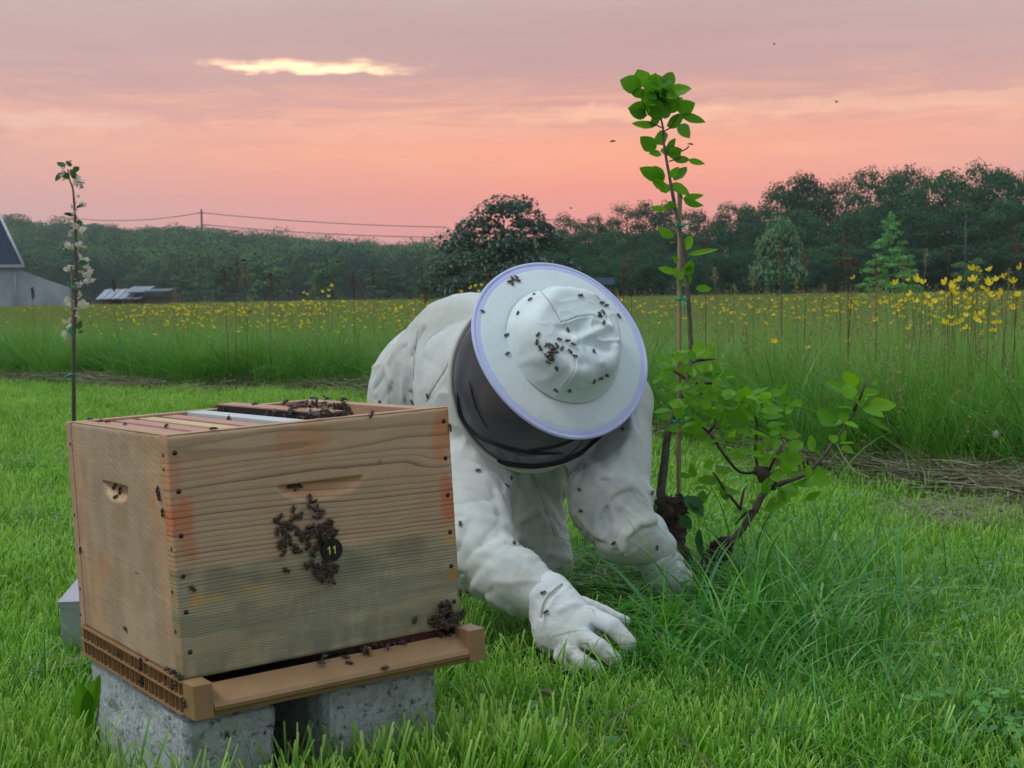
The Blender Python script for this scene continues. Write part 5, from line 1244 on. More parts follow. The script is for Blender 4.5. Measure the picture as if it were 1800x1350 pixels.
def blossom_mesh(seed):
    g = random.Random(seed); V_ = []; F_ = []
    for k in range(7):
        c = Vector((g.gauss(0, .6), g.gauss(0, .6), g.gauss(0, .5))); e = Euler((g.uniform(-1.3, 1.3), g.uniform(-1.3, 1.3), g.uniform(0, 6))); v, f = flower_mesh('', seed * 9 + k); o = len(V_)
        V_ += [tuple(c + e.to_matrix() @ Vector(q) * .75) for q in v]; F_ += [tuple(i + o for i in q) for q in f]
    return mesh_data('blossom', V_, F_, [M['blossom']], True, {'tone': ('FLOAT', np.random.default_rng(seed).random(len(V_))), 'tip': ('FLOAT', np.zeros(len(V_)))})
BM = [blossom_mesh(i) for i in range(4)]
for x, y, s in [(300, 130, 7), (375, 150, 10), (385, 185, 6), (350, 290, 7), (390, 272, 7), (378, 380, 12), (338, 398, 6), (318, 465, 11), (375, 465, 8), (395, 528, 12), (325, 570, 9), (345, 565, 6), (405, 600, 11), (428, 632, 9), (372, 655, 6), (325, 725, 11), (375, 700, 8), (400, 745, 11), (345, 755, 8), (340, 800, 9), (365, 790, 6), (308, 890, 9), (345, 890, 8), (375, 640, 5), (335, 840, 6), (350, 330, 6), (370, 230, 5)]:
    o = obj('blossom', random.choice(BM), bt); o.location = V(P(*z6(x, y), D2 + random.uniform(-.02, .02))) - bt.location; s_ = s * K2 * .85; o.scale = (s_, s_, s_); o.rotation_euler = (random.uniform(0, 6), random.uniform(0, 6), 0)
for x0, y0, x1, y1, w in [(310, 90, 270, 68, 26), (320, 80, 345, 60, 22), (345, 110, 378, 92, 20), (300, 120, 262, 158, 24), (340, 130, 372, 135, 24), (320, 150, 305, 110, 26), (360, 170, 405, 170, 18), (350, 150, 335, 100, 26), (360, 360, 392, 350, 18), (385, 375, 370, 340, 16), (380, 400, 400, 390, 14), (350, 320, 302, 312, 16), (370, 470, 392, 470, 16), (375, 545, 420, 548, 16), (350, 620, 330, 650, 18), (385, 640, 410, 615, 18), (370, 860, 385, 820, 18), (375, 880, 398, 868, 14), (340, 400, 320, 390, 14), (335, 480, 310, 495, 14), (330, 90, 318, 60, 22), (362, 285, 398, 268, 12)]:
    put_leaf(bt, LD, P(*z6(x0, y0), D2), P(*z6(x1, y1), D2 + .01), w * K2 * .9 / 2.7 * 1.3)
cn2 = empty('bamboo_cane', (float(P(127, 790, D2 - .02)[0]), float(P(127, 790, D2)[1]), 0)); tag(cn2, 'thin cane tied to the young blossom tree on the left', 'cane')
b = MB(); p0, p1 = P(*z6(340, 560), D2 - .02), P(*z6(349, 1400), D2 - .02); c0 = np.array(cn2.location); b.tube([p0 - c0, (p0 + p1) / 2 - c0, p1 - c0], .0042, 7); b.build('shaft', M['cane_dark'], cn2)
tie(*z6(342, 658), D2, .016, 'green tie highest on the blossom tree', [(-.02, .02), (.03, -.02)]); tie(*z6(338, 870), D2, .018, 'green tie in the middle of the blossom tree trunk', [(.0, .03), (.01, -.03)]); tie(*z6(344, 1075), D2, .016, 'green tie lowest on the blossom tree trunk', [(-.04, -.02), (.02, 0)])

# ------------------------------------------------------------------ bees
def bee_proto():
    b = MB(); seg = 10
    def egg(cs, rs, mi_of):
        v = []; n = len(cs)
        for (x, z), r in zip(cs, rs):
            for k in range(seg): a = 2 * math.pi * k / seg; v.append((x, math.cos(a) * r, z + math.sin(a) * r * .92))
        o = len(b.v); b.v += v
        for i in range(n - 1):
            for k in range(seg): l = (k + 1) % seg; b.f.append((o + i * seg + k, o + i * seg + l, o + (i + 1) * seg + l, o + (i + 1) * seg + k)); b.m.append(mi_of(i))
        b.f.append(tuple(o + k for k in range(seg))[::-1]); b.m.append(0); b.f.append(tuple(o + (n - 1) * seg + k for k in range(seg))); b.m.append(0)
    u = .001
    egg([(-7.2 * u, 1.5 * u), (-6.6 * u, 1.7 * u), (-5.6 * u, 2.0 * u), (-4.4 * u, 2.3 * u), (-3.2 * u, 2.5 * u), (-2.0 * u, 2.6 * u), (-1.0 * u, 2.6 * u), (-.4 * u, 2.5 * u)], [.25 * u, .9 * u, 1.5 * u, 1.9 * u, 2.1 * u, 2.0 * u, 1.4 * u, .6 * u], lambda i: 1 if i in (2, 4, 5) else 0)
    b.ball((1.3 * u, 0, 2.7 * u), (2.0 * u, 1.85 * u, 1.75 * u), 10, 6, 1); b.ball((3.9 * u, 0, 2.3 * u), (1.0 * u, 1.45 * u, 1.3 * u), 8, 5, 0)
    for s in (-1, 1):
        for x, dx, l in ((2.3, 1.8, 2.6), (1.0, .2, 3.0), (0, -2.2, 3.4)):
            b.tube([(x * u, s * 1.2 * u, 1.8 * u), ((x + dx * .5) * u, s * l * u, 2.3 * u), ((x + dx) * u, s * (l + .8) * u, 0)], [.32 * u, .28 * u, .16 * u], 5)
        b.tube([(4.6 * u, s * .5 * u, 2.8 * u), (5.6 * u, s * .9 * u, 3.2 * u), (6.4 * u, s * 1.4 * u, 2.6 * u)], [.14 * u, .12 * u, .12 * u], 4)
    body_me = mesh_data('bee', b.v, b.f, [M['bee_dark'], M['bee_band']], True, midx=b.m)
    wv = [(1.2, .9, 4.1), (-.5, 1.3, 4.2), (-3.5, 1.7, 4.1), (-6.6, 2.2, 3.7), (-7.4, 3.2, 3.6), (-6.4, 4.2, 3.6), (-3.6, 3.9, 3.9), (-.8, 2.4, 4.1)]
    w1 = mesh_data('bee_wing', [(x * u, y * u, z * u) for x, y, z in wv], [tuple(range(8))], [M['wing']], True); w2 = mesh_data('bee_wing', [(x * u, -y * u, z * u) for x, y, z in wv], [tuple(range(8))[::-1]], [M['wing']], True)
    w3 = mesh_data('bee_wing_open', [(x * u, y * u, z * u) for x, y, z in [(1.6, .9, 4.1), (1.2, 4, 4.4), (1.4, 8, 4.7), (.2, 9.6, 4.8), (-1.4, 8.4, 4.7), (-1.6, 4.5, 4.4), (-.4, 1, 4.1)]], [tuple(range(7))[::-1]], [M['wing']], True)
    w4 = mesh_data('bee_wing_open', [(x * u, -y * u, z * u) for x, y, z in [(1.6, .9, 4.1), (1.2, 4, 4.4), (1.4, 8, 4.7), (.2, 9.6, 4.8), (-1.4, 8.4, 4.7), (-1.6, 4.5, 4.4), (-.4, 1, 4.1)]], [tuple(range(7))], [M['wing']], True)
    return body_me, w1, w2, w3, w4
BE = bee_proto()
bpy.context.view_layer.update()
DG = bpy.context.evaluated_depsgraph_get()
def cast(px, py): 
    r = V(ray(px, py)).normalized(); ok, loc, nrm, i, ob, m = scene.ray_cast(DG, Vector(CAM), r)
    if not ok: return None
    if nrm.dot(r) > 0: nrm = -nrm
    return loc, nrm, ob
def bee(px, py, label, group=None, ang=None, lift=0.0, depth=None, fly=False, scale=1.0, tilt=None):
    if depth is not None: loc, nrm = V(P(px, py, depth)), Vector((random.gauss(0, .3), random.gauss(-.2, .4), 1)).normalized()
    else:
        h = cast(px, py)
        if h is None or (h[0] - Vector(CAM)).length > 4.5 or h[2].name.startswith('veil'): return None
        loc, nrm = h[0] + h[1] * (lift + .0002), h[1]
        if lift: nrm = (nrm + Vector((random.gauss(0, .35), random.gauss(0, .35), random.gauss(0, .35)))).normalized()
    a = random.uniform(0, 2 * math.pi) if ang is None else ang
    up = Vector((0, 0, 1)) - nrm * nrm.z
    if up.length < .15: up = Vector((0, 1, 0)) - nrm * nrm.y
    up.normalize(); sd = up.cross(nrm); x = up * math.cos(a) + sd * math.sin(a); y = nrm.cross(x)
    s = scale * random.uniform(.95, 1.12)
    m = Matrix((x * s, y * s, nrm * s)).transposed().to_4x4(); m.translation = loc
    o = bpy.data.objects.new('bee', BE[0]); col.objects.link(o); o.matrix_world = m; tag(o, label, 'bee', group)
    for w in (BE[3:5] if fly else BE[1:3]):
        c = bpy.data.objects.new('wing', w); col.objects.link(c); c.parent = o
        if not fly: c.rotation_euler = (random.uniform(-.1, .1), 0, random.uniform(-.15, .15))
    return o
def z7l(l): return [z7(*q) for q in l]
zA = lambda x, y: (400 + x / 5.627, 820 + y / 5.627)
z1 = lambda x, y: (60 + x / 2.25, 660 + y / 2.25)
# on the hat
for x, y, lab in [(440, 30, 'bee on the top edge of the hat brim'), (400, 335, 'bee on the upper left of the hat crown, lower of two in line'), (435, 298, 'bee on the upper left of the hat crown, upper of two in line'), (310, 443, 'lone bee on the left slope of the hat crown'),
                  (780, 305, 'lone bee high in the middle of the hat crown'), (1078, 465, 'lone bee on the brim right of the hat crown'), (685, 567, 'lone bee just above the crown cluster'), (885, 735, 'lone bee on the right side of the hat crown'),
                  (605, 862, 'lone bee below the cluster on the hat crown'), (228, 605, 'bee at the left foot of the hat crown, upper of two'), (228, 748, 'bee at the left foot of the hat crown, lower of two'), (605, 1030, 'bee at the lower foot of the hat crown, left of two'), (700, 1025, 'bee at the lower foot of the hat crown, right of two'), (30, 425, 'bee at the left rim of the hat brim'),
                  (465, 600, 'bee walking upright at the left of the crown cluster'), (455, 655, 'bee left of the crown cluster, under the upright one'), (480, 700, 'bee touching the left end of the crown cluster'), (885, 960, 'bee at the lower right fold of the crown, left end of its row'), (935, 935, 'bee in the middle of the row on the lower right crown fold'), (990, 912, 'bee at the right end of the row on the lower right crown fold')]:
    bee(*z7(x, y), lab, 'single bees on the hat')
for x, y in [(262, 175), (290, 165), (300, 190), (262, 212), (240, 200)]: bee(*z7(x, y), 'one of the bees huddled on the upper left of the hat brim', 'bees huddled on the upper left of the brim', lift=random.choice([0, .002]))
for x, y in [(950, 360), (985, 380), (955, 432), (925, 450), (965, 510), (935, 455)]: bee(*z7(x, y), 'one of the bees gathered on the upper right of the hat crown', 'bees gathered on the upper right of the crown')
for x, y in [(625, 640), (685, 652), (728, 683), (540, 690), (575, 700), (600, 685), (640, 712), (550, 740), (545, 765), (560, 790), (700, 730), (740, 768), (520, 690), (570, 765), (590, 715), (560, 720), (530, 765), (590, 745), (548, 805)]: bee(*z7(x, y), 'one of the bees clustered in the middle of the hat crown', 'bees clustered in the middle of the crown', lift=random.choice([0, 0, .003]))
# on the suit
for x, y, lab in [(752, 695, 'bee on the suit just above the hive, beside the hoop seam'), (725, 706, 'bee on the suit hem just above the hive rim'), (1095, 755, 'bee on the right shoulder sleeve below the brim'), (803, 648, 'bee on the left rim of the veil hoop'), (903, 955, 'bee on the near sleeve above the cuff'), (1019, 861, 'bee on the far sleeve in the shade'),
                  (1022, 898, 'bee on the far sleeve below another bee'), (1078, 955, 'bee under the elbow of the far sleeve'), (1154, 963, 'bee on the back of the far glove'), (956, 1042, 'bee on the near cuff seam'), (959, 1076, 'bee on the near glove cuff'), (898, 840, 'bee on the chest under the veil, upper of two'), (890, 854, 'bee on the chest under the veil, lower of two'),
                  (841, 827, 'bee on the upper sleeve near the hive corner'), (1146, 866, 'bee at the outer elbow of the far sleeve'), (809, 922, 'bee on the sleeve beside the hive edge')]: bee(x, y, lab, 'bees on the white suit')
# in the hand holds, on the boards, on the rim
for x, y in [(1008, 442), (1028, 440), (1045, 437)]: bee(*z1(x, y), 'one of the bees inside the long front hand hold', 'bees in the front hand hold')
for x, y in [(322, 442), (345, 455), (328, 482)]: bee(*z1(x, y), 'one of the bees in the small side hand hold', 'bees in the side hand hold')
for x, y, lab in [(137, 400, 'bee at the far left edge of the side board'), (495, 450, 'bee beside the corner joint, upper of three'), (500, 480, 'bee beside the corner joint, middle of three'), (514, 545, 'bee beside the corner joint, lowest of three'), (188, 692, 'bee near the left edge halfway down the side board'), (366, 1000, 'bee low in the middle of the side board'),
                  (627, 843, 'bee on the lower left of the front board'), (1243, 1140, 'bee on the landing board under the gap'), (985, 700, 'bee hanging below the left group on the front board'), (993, 768, 'lone bee below the left group on the front board'), (1503, 968, 'lone bee left of the corner cluster'), (1680, 860, 'bee at the right edge above the corner cluster'), (1383, 1158, 'small dark bee on the landing rail'), (1640, 210, 'bee at the top right corner of the front board')]:
    bee(*z1(x, y), lab, 'single bees on the hive')
CL = [(810,320),(845,350),(790,395),(870,400),(925,440),(915,490),(850,510),(650,430),(715,480),(675,500),(510,510),(475,540),(640,520),(560,570),(600,600),(650,590),(530,610),(490,650),(560,660),(590,690),(540,740),(510,790),(560,770),(610,745),(690,640),(720,690),(740,720),(790,735),(700,670),(830,590),(790,610),(780,640),(825,670),(870,640),(900,600),(940,580),(980,560),(1000,545),(960,610),(1010,600),(1050,620),(1060,660),(1000,650),(910,660),(950,650),(890,700),(930,720),(970,700),(670,790),(650,820),(690,830),(800,790),(840,820),(870,780),(900,790),(830,870),(770,970),(820,960),(850,1000),(880,960),(900,1010),(860,1060),(900,1060),(940,1000),(960,1060),(990,1010),(1010,1080),(1040,1040),(1060,970),(1060,1000),(1030,1120),(920,1110),(970,1110),(890,1090),(1000,960),(950,950),(1085,800),(948,765)]
for i, (x, y) in enumerate(CL):
    if abs(x - 1035) < 62 and abs(y - 821) < 80: continue
    left = x < 760; low = y > 900; disc_ = x > 780 and 740 < y < 900
    bee(*zA(x + random.uniform(-8, 8), y + random.uniform(-8, 8)), 'one of the bees in the loose left part of the front board cluster' if left and not low else ('one of the bees packed below the number disc' if low else ('one of the bees crowding on the edge of the number disc' if disc_ else 'one of the bees packed above the number disc')),
        'left part of the cluster on the front board' if left and not low else ('bees below the number disc' if low else ('bees at the number disc' if disc_ else 'bees above the number disc')), lift=0 if left else random.choice([0, .001, .004]), scale=1.05, ang=random.gauss(0, 1.0) if not left else None)
sw = []
for k in range(150):
    px, py = (random.gauss(1186, 22), random.uniform(872, 1060)) if k < 100 else (random.gauss(1272, 16), random.uniform(945, 1010)); h = cast(px + max(0, py - 960) * .25, py)
    if h is None or not h[2].name.startswith('stump'): continue
    e = (h[1] + Vector((random.gauss(0, .3), random.gauss(0, .3), random.gauss(0, .3)))).to_track_quat('Z', random.choice(['X', 'Y'])).to_matrix(); e = (e @ Euler((0, 0, random.uniform(0, 6.3))).to_matrix()).to_euler()
    sw.append((tuple(h[0] + h[1] * random.choice([0, .003, .006])), tuple(e)))
if sw: scatter('bees', [a for a, _ in sw], [b_ for _, b_ in sw], [1.1] * len(sw), [0] * len(sw), [BE[0]])
zB = lambda x, y: (640 + x / 4.5, 1000 + y / 4.5)
for k in range(58):
    a, r = random.uniform(0, 6.28), math.sqrt(random.random()); x, y = 630 + math.cos(a) * r * 105 + random.gauss(0, 12), 410 + math.sin(a) * r * 150
    if x > 700: x, y = 735 + random.uniform(-28, 30), random.uniform(335, 465)
    bee(*zB(x, y), 'one of the bees heaped at the lower right corner of the hive', 'bees heaped at the lower right hive corner', lift=random.choice([0, .003, .007, .011]), scale=1.08)
for k in range(22):
    t = random.random(); bee(560 + 175 * t, 1168 - 44 * t - random.uniform(-3, 9), 'one of the bees crowding in the entrance gap', 'bees in the entrance gap', lift=random.choice([0, .003]))
for x, y in [(540, 1180), (560, 1170), (578, 1190), (590, 1185), (560, 1210), (530, 1172), (545, 1228), (572, 1205), (520, 1190), (555, 1195)]: bee(*z1(x, y), 'one of the bees at the lower front end of the ribbed side', 'bees at the front end of the ribbed side', lift=random.choice([0, .004]))
for x, y in [(438, 1115), (425, 1150), (430, 1190), (435, 1225), (428, 1170), (415, 1205), (432, 1210), (440, 1140)]: bee(*z1(x, y), 'one of the bees in the upright string on the ribbed side', 'string of bees on the ribbed side', lift=random.choice([0, .003]))
bee(*z1(337, 1098), 'lone bee on the ribs left of the upright string', 'single bees on the hive'); bee(*z1(602, 1300), 'bee low on the ribs by the corner post', 'single bees on the hive')
for x, y, lab in [(220, 177, 'leftmost bee on the rim of the left hive wall'), (255, 183, 'second bee along the left hive rim'), (293, 188, 'third bee along the left hive rim'), (360, 198, 'fourth and nearest bee along the left hive rim'), (712, 217, 'bee on the pale frame near the front rim'), (525, 205, 'bee on the reddish frame in the middle'), (722, 130, 'bee at the far end of the division board, left of two'), (757, 139, 'bee at the far end of the division board, right of two'),
                  (775, 168, 'bee on the light grey frame'), (1000, 163, 'bee on the top of the division board near the front'), (1368, 104, 'rightmost bee on the back rim of the hive'), (1330, 155, 'bee on the inner right wall of the hive'), (875, 118, 'bee upright on the far inner wall')]:
    bee(*z1(x, y), lab, 'single bees on the hive top')
for k in range(74):
    t = random.random(); x = 478 + 150 * random.betavariate(1.8, 1.5); top = np.interp(x, [478, 545, 630], [712, 704, 706]); bot = np.interp(x, [478, 545, 630], [728, 740, 728])
    bee(x, random.uniform(top, bot), 'one of the bees carpeting the inside of the empty end of the hive', 'bees inside the empty end of the hive', lift=random.choice([0, .003, .006]), scale=1.05)
for x in [490, 520, 548, 556, 563, 575, 598, 612, 620, 630, 642]: bee(x + random.uniform(-3, 3), float(np.interp(x, [478, 545, 660], [706.0, 701.2, 706.5])) + .6, 'one of the bees walking on the back rim of the hive', 'bees on the back rim of the hive')
# flying
for x, y, d, lab in [(1078, 250, 3.2, 'flying bee against the sky left of the sapling top'), (1003, 367, 4.5, 'small flying bee above the broad chestnut'), (1470, 180, 4.5, 'tiny flying bee high in the sky on the right'), (1360, 78, 4.5, 'tiny flying bee near the top of the sky'), (311, 494, 2.1, 'flying bee with spread wings before the tin shed'), (425, 460, 1.9, 'flying bee before the wooded hill'),
                     (441, 549, 3.2, 'small flying bee over the left buttercups'), (1213, 255, 3.26, 'bee landing on the twig of the sapling top'), (700, 520, 3.8, 'small flying bee left of the bent back'), (960, 1222, 1.25, 'flying bee close to the viewer above the lawn'), (820, 1042, 2.4, 'flying bee beside the right hive corner'), (1760, 900, 3.5, 'small flying bee above the hay at the right')]:
    bee(x, y, lab, 'flying bees', depth=d, fly=True)
# ------------------------------------------------------------------ meadow, lawn and loose grass
hinv = HMr.inverted()
def blocked(x, y, m=0.0):
    q = hinv @ Vector((x, y, .1)); 
    if -.01 - m < q.x < .135 + m and .0 - m < q.y < .45 + m: return True
    if .20 - m < q.x < .39 + m and .0 - m < q.y < .44 + m: return True
    dx, dy = x + .685, y - 3.02
    if abs(dx) < .25 and abs(dy) < .27: return True
    return False
SP = [(948, 1000, 3.42), (890, 985, 3.85), (835, 985, 3.58), (790, 975, 4.02), (985, 1100, 2.71), (1030, 1130, 2.67), (1070, 1140, 2.65), (1165, 1010, 3.06), (1190, 1030, 3.12), (860, 1010, 2.85), (920, 1040, 2.78)]
SP = [P(*q)[:2] for q in SP]
def near_body(x, y, r): return any((x - a) ** 2 + (y - b_) ** 2 < r * r for a, b_ in SP)
def wedge(n, d0, d1, side=.39, g=rng):
    y = np.sqrt(g.uniform(d0 ** 2, d1 ** 2, n)); x = g.uniform(-side, side, n) * y; return x, y
def rots(n, tilt=.12, g=rng): return np.stack([g.normal(0, tilt, n), g.normal(0, tilt, n), g.uniform(0, 6.28, n)], -1)
def lawn():
    src = [blades('lawn_a%d' % i, 46, .075, (.035, .085), (.0022, .0042), .28, [M['lawn']], 3, .55, 200 + i, .35) for i in range(5)] + \
          [blades('lawn_b%d' % i, 34, .07, (.05, .12), (.0025, .0050), .45, [M['lawn']], 4, .15, 210 + i, .8) for i in range(3)]
    X = []; 
    for d0, d1, dens in ((1.85, 4.2, 420), (4.2, 7, 260), (7, 14.5, 170)):
        n = int(.39 * (d1 ** 2 - d0 ** 2) * dens); x, y = wedge(n, d0, d1); X.append(np.stack([x, y], 1))
    X = np.concatenate(X); ok = X[:, 1] < yedge(X[:, 0]) + .1
    X = X[ok]; ok = np.array([not blocked(a, b_) and not (near_body(a, b_, .055) and rng.random() < .85) for a, b_ in X]); X = X[ok]
    X = X[rng.random(len(X)) < .62 + .7 * n2d(X[:, 0] * 4, X[:, 1] * 4, 61, 2)]
    n = len(X); pts = np.concatenate([X, np.zeros((n, 1))], 1); hh = n2d(X[:, 0] * 2.2, X[:, 1] * 2.2, 60, 3)
    sc = .75 + 1.0 * (hh - .25) + rng.normal(0, .12, n); sc *= np.interp(X[:, 1], [2, 7, 12], [1, 1.05, 1.25])
    return scatter('lawn_grass', pts, rots(n), np.clip(sc, .45, 1.6), rng.choice(8, n, p=[.16, .16, .16, .16, .15, .07, .07, .07]), src)
lawn()
def cut_blades():
    src = [blades('cut_a%d' % i, 8, .06, (.055, .13), (.0024, .0050), .24, [M['lawn']], 4, .6, 400 + i, .3) for i in range(5)]
    x, y = wedge(7000, 1.85, 9.5); c = np.array([HMr[0][3], HMr[1][3]])
    ok = (y < yedge(x)) & (rng.random(len(x)) < .25 + 1.1 * n2d(x * 3, y * 3, 62, 2)) & (rng.random(len(x)) < np.interp(y, [2, 5, 9.5], [1, .55, .3])); x, y = x[ok], y[ok]
    ok = np.array([not blocked(a, b_) and not near_body(a, b_, .06) for a, b_ in zip(x, y)]); x, y = x[ok], y[ok]; n = len(x); sc = rng.uniform(.7, 1.15, n)
    # taller uncut fringe round the blocks
    ex, ey, es = [], [], []
    for _ in range(420):
        q = HMr @ Vector((rng.uniform(-.12, .50), rng.uniform(-.16, .02), 0)); 
        if not blocked(q.x, q.y, .005): ex.append(q.x); ey.append(q.y); es.append(rng.uniform(.9, 1.45))
    for _ in range(200):
        q = HMr @ Vector((rng.uniform(-.22, .0), rng.uniform(-.05, .5), 0)); ex.append(q.x); ey.append(q.y); es.append(rng.uniform(.7, 1.1))
    x = np.r_[x, ex]; y = np.r_[y, ey]; sc = np.r_[sc, es]; n = len(x)
    return scatter('cut_grass', np.stack([x, y, 0 * x], 1), rots(n, .1), sc, rng.integers(0, 5, n), src)
cut_blades()
def long_grass():
    src = [blades('long_a%d' % i, 9, .05, (.16, .36), (.0045, .0105), .40, [M['tallgrass']], 7, .05, 230 + i, 1.15) for i in range(5)] + [blades('long_b%d' % i, 16, .05, (.10, .22), (.003, .006), .5, [M['tallgrass']], 6, .1, 240 + i, 1.0) for i in range(3)]
    src += [blades('long_c%d' % i, 4, .05, (.26, .46), (.008, .0125), .5, [M['tallgrass']], 9, .03, 245 + i, 1.3) for i in range(2)]
    P2 = []
    def area(n, px, py, sx, sy, s0=1.0):
        for _ in range(n):
            q = G(rng.normal(px, sx), rng.normal(py, sy)); 
            v_ = CC @ (q - CAM); ppx, ppy = 900 + F * v_[0] / v_[2], 675 + F * v_[1] / v_[2]
            if 1040 < ppx < 1245 and ppy < 1135 and rng.random() < .9: continue
            if q[1] < 4.4 and not blocked(q[0], q[1], .03) and not near_body(q[0], q[1], .075): P2.append((q[0], q[1], s0 * rng.uniform(.7, 1.2)))
    area(110, 1330, 1110, 110, 60, .95); area(36, 1250, 1110, 45, 35, .65); area(60, 1450, 1150, 90, 70, .8); area(40, 1150, 1190, 60, 30, .55); area(26, 1290, 1020, 35, 25, .75); area(26, 900, 1130, 40, 25, .5); area(14, 840, 1150, 30, 20, .6); area(30, 1560, 1060, 120, 50, .5); area(26, 640, 1300, 120, 30, .45); area(18, 420, 1320, 60, 25, .5); area(150, 1640, 1180, 130, 110, .52); area(90, 1500, 1260, 150, 60, .5); area(60, 1720, 1040, 90, 50, .45); area(24, 1020, 1050, 30, 15, .45); area(22, 200, 1250, 60, 60, .5); area(20, 60, 1220, 60, 60, .45); area(16, 1560, 1290, 110, 40, .5)
    a = np.array(P2); n = len(a)
    return scatter('long_grass', np.stack([a[:, 0], a[:, 1], a[:, 0] * 0], 1), rots(n, .15), a[:, 2], rng.integers(0, 10, n), src)
long_grass()
def meadow():
    src = [blades('meadow_a%d' % i, 150, .20, (.36, .60), (.0026, .0065), .22, [M['meadow'], M['seed']], 5, .05, 250 + i, .65, head=.03) for i in range(4)] + \
          [blades('meadow_b%d' % i, 110, .20, (.30, .62), (.0022, .0050), .40, [M['meadow'], M['seed']], 6, .05, 260 + i, .9, head=.05) for i in range(3)]
    X = []
    for d0, d1, dens in ((2.4, 8, 58), (8, 13, 42), (13, 20, 26), (20, 32, 13)):
        n = int(.42 * (d1 ** 2 - d0 ** 2) * dens); x, y = wedge(n, d0, d1, .42); X.append(np.stack([x, y], 1))
    X = np.concatenate(X); ok = X[:, 1] > yedge(X[:, 0]); X = X[ok]; n = len(X)
    off = X[:, 1] - yedge(X[:, 0])
    sc = (.72 + .28 * np.clip(off / .5, 0, 1)) * (1 + .34 * (n2d(X[:, 0] * .9, X[:, 1] * .9, 70, 3) - .5)) * np.interp(X[:, 1], [4, 8, 30], [1.03, 1.0, 1.0])
    r = rots(n, .07); r[:, 0] += .30 * np.clip(1 - off / .35, 0, 1) * 0
    scatter('meadow_grass', np.concatenate([X, np.zeros((n, 1))], 1), r, sc, rng.integers(0, 7, n), src)
    src = [blades('far_a%d' % i, 420, 1.1, (.34, .66), (.008, .016), .3, [M['meadow_far'], M['seed']], 3, .1, 270 + i, .6, head=.05) for i in range(4)]
    x, y = wedge(5200, 30, 160, .44); n = len(x); keep = rng.random(n) < np.interp(y, [30, 160], [1, .75]); x, y = x[keep], y[keep]; n = len(x)
    scatter('meadow_grass', np.stack([x, y, x * 0], 1), rots(n, .03), np.interp(y, [30, 160], [1.0, 1.35]) * rng.uniform(.85, 1.05, n) / np.interp(y, [30, 160], [1.0, 1.3]), rng.integers(0, 4, n), src)
meadow()
def meadow_edge():
    src = [blades('edge_a%d' % i, 10, .07, (.42, .78), (.004, .0085), .38, [M['tallgrass'] if i % 2 else M['meadow']], 8, .03, 500 + i, 1.0) for i in range(6)]
    n = 900; t = rng.uniform(-5.2, 2.6, n); y = yedge(t) + np.abs(rng.normal(0, .35, n)); sc = rng.uniform(.65, 1.1, n)
    return scatter('meadow_grass', np.stack([t, y, 0 * t], 1), rots(n, .14), sc, rng.integers(0, 6, n), src)
meadow_edge()
def seed_stalks():
    src = [blades('seed_a%d' % i, 5, .16, (.58, .80), (.0016, .0026), .12, [M['meadow_far'], M['seed']], 5, .2, 520 + i, .35, head=1.0) for i in range(4)]
    x, y = wedge(1700, 4, 22, .42); ok = y > yedge(x) + .15; x, y = x[ok], y[ok]; ok = rng.random(len(x)) < np.interp(y, [4, 9, 22], [.6, .8, 1]); x, y = x[ok], y[ok]; n = len(x)
    return scatter('meadow_grass', np.stack([x, y, 0 * x], 1), rots(n, .06), rng.uniform(.82, 1.0, n), rng.integers(0, 4, n), src)
seed_stalks()
def strands(name, n, spread, L, w, mat, seed):
    g = np.random.default_rng(seed); vs = []; fs = []; tone = []
    for _ in range(n):
        c = np.array([g.normal(0, spread), g.normal(0, spread * .5), abs(g.normal(0, .018)) + .012]); a = g.normal(0, .7) + (3.14 if g.random() < .5 else 0); l = g.uniform(*L); d = np.array([math.cos(a), math.sin(a), g.normal(0, .16)]); s = np.array([-d[1], d[0], g.normal(0, .5)]) * w * g.uniform(.5, 1.2); bend = g.normal(0, .12) * l
        o = len(vs); t_ = g.random()
        for k in range(4):
            t = k / 3; p = c + d * l * (t - .5) + np.array([-d[1], d[0], .5]) * bend * math.sin(math.pi * t); p[2] = max(p[2], .004); vs += [p - s, p + s]; tone += [t_, t_]
        for k in range(3): fs.append((o + 2 * k, o + 2 * k + 1, o + 2 * k + 3, o + 2 * k + 2))
    return mesh_data(name, np.array(vs), fs, [mat], True, {'tone': ('FLOAT', tone), 'tip': ('FLOAT', [0.] * len(vs))})
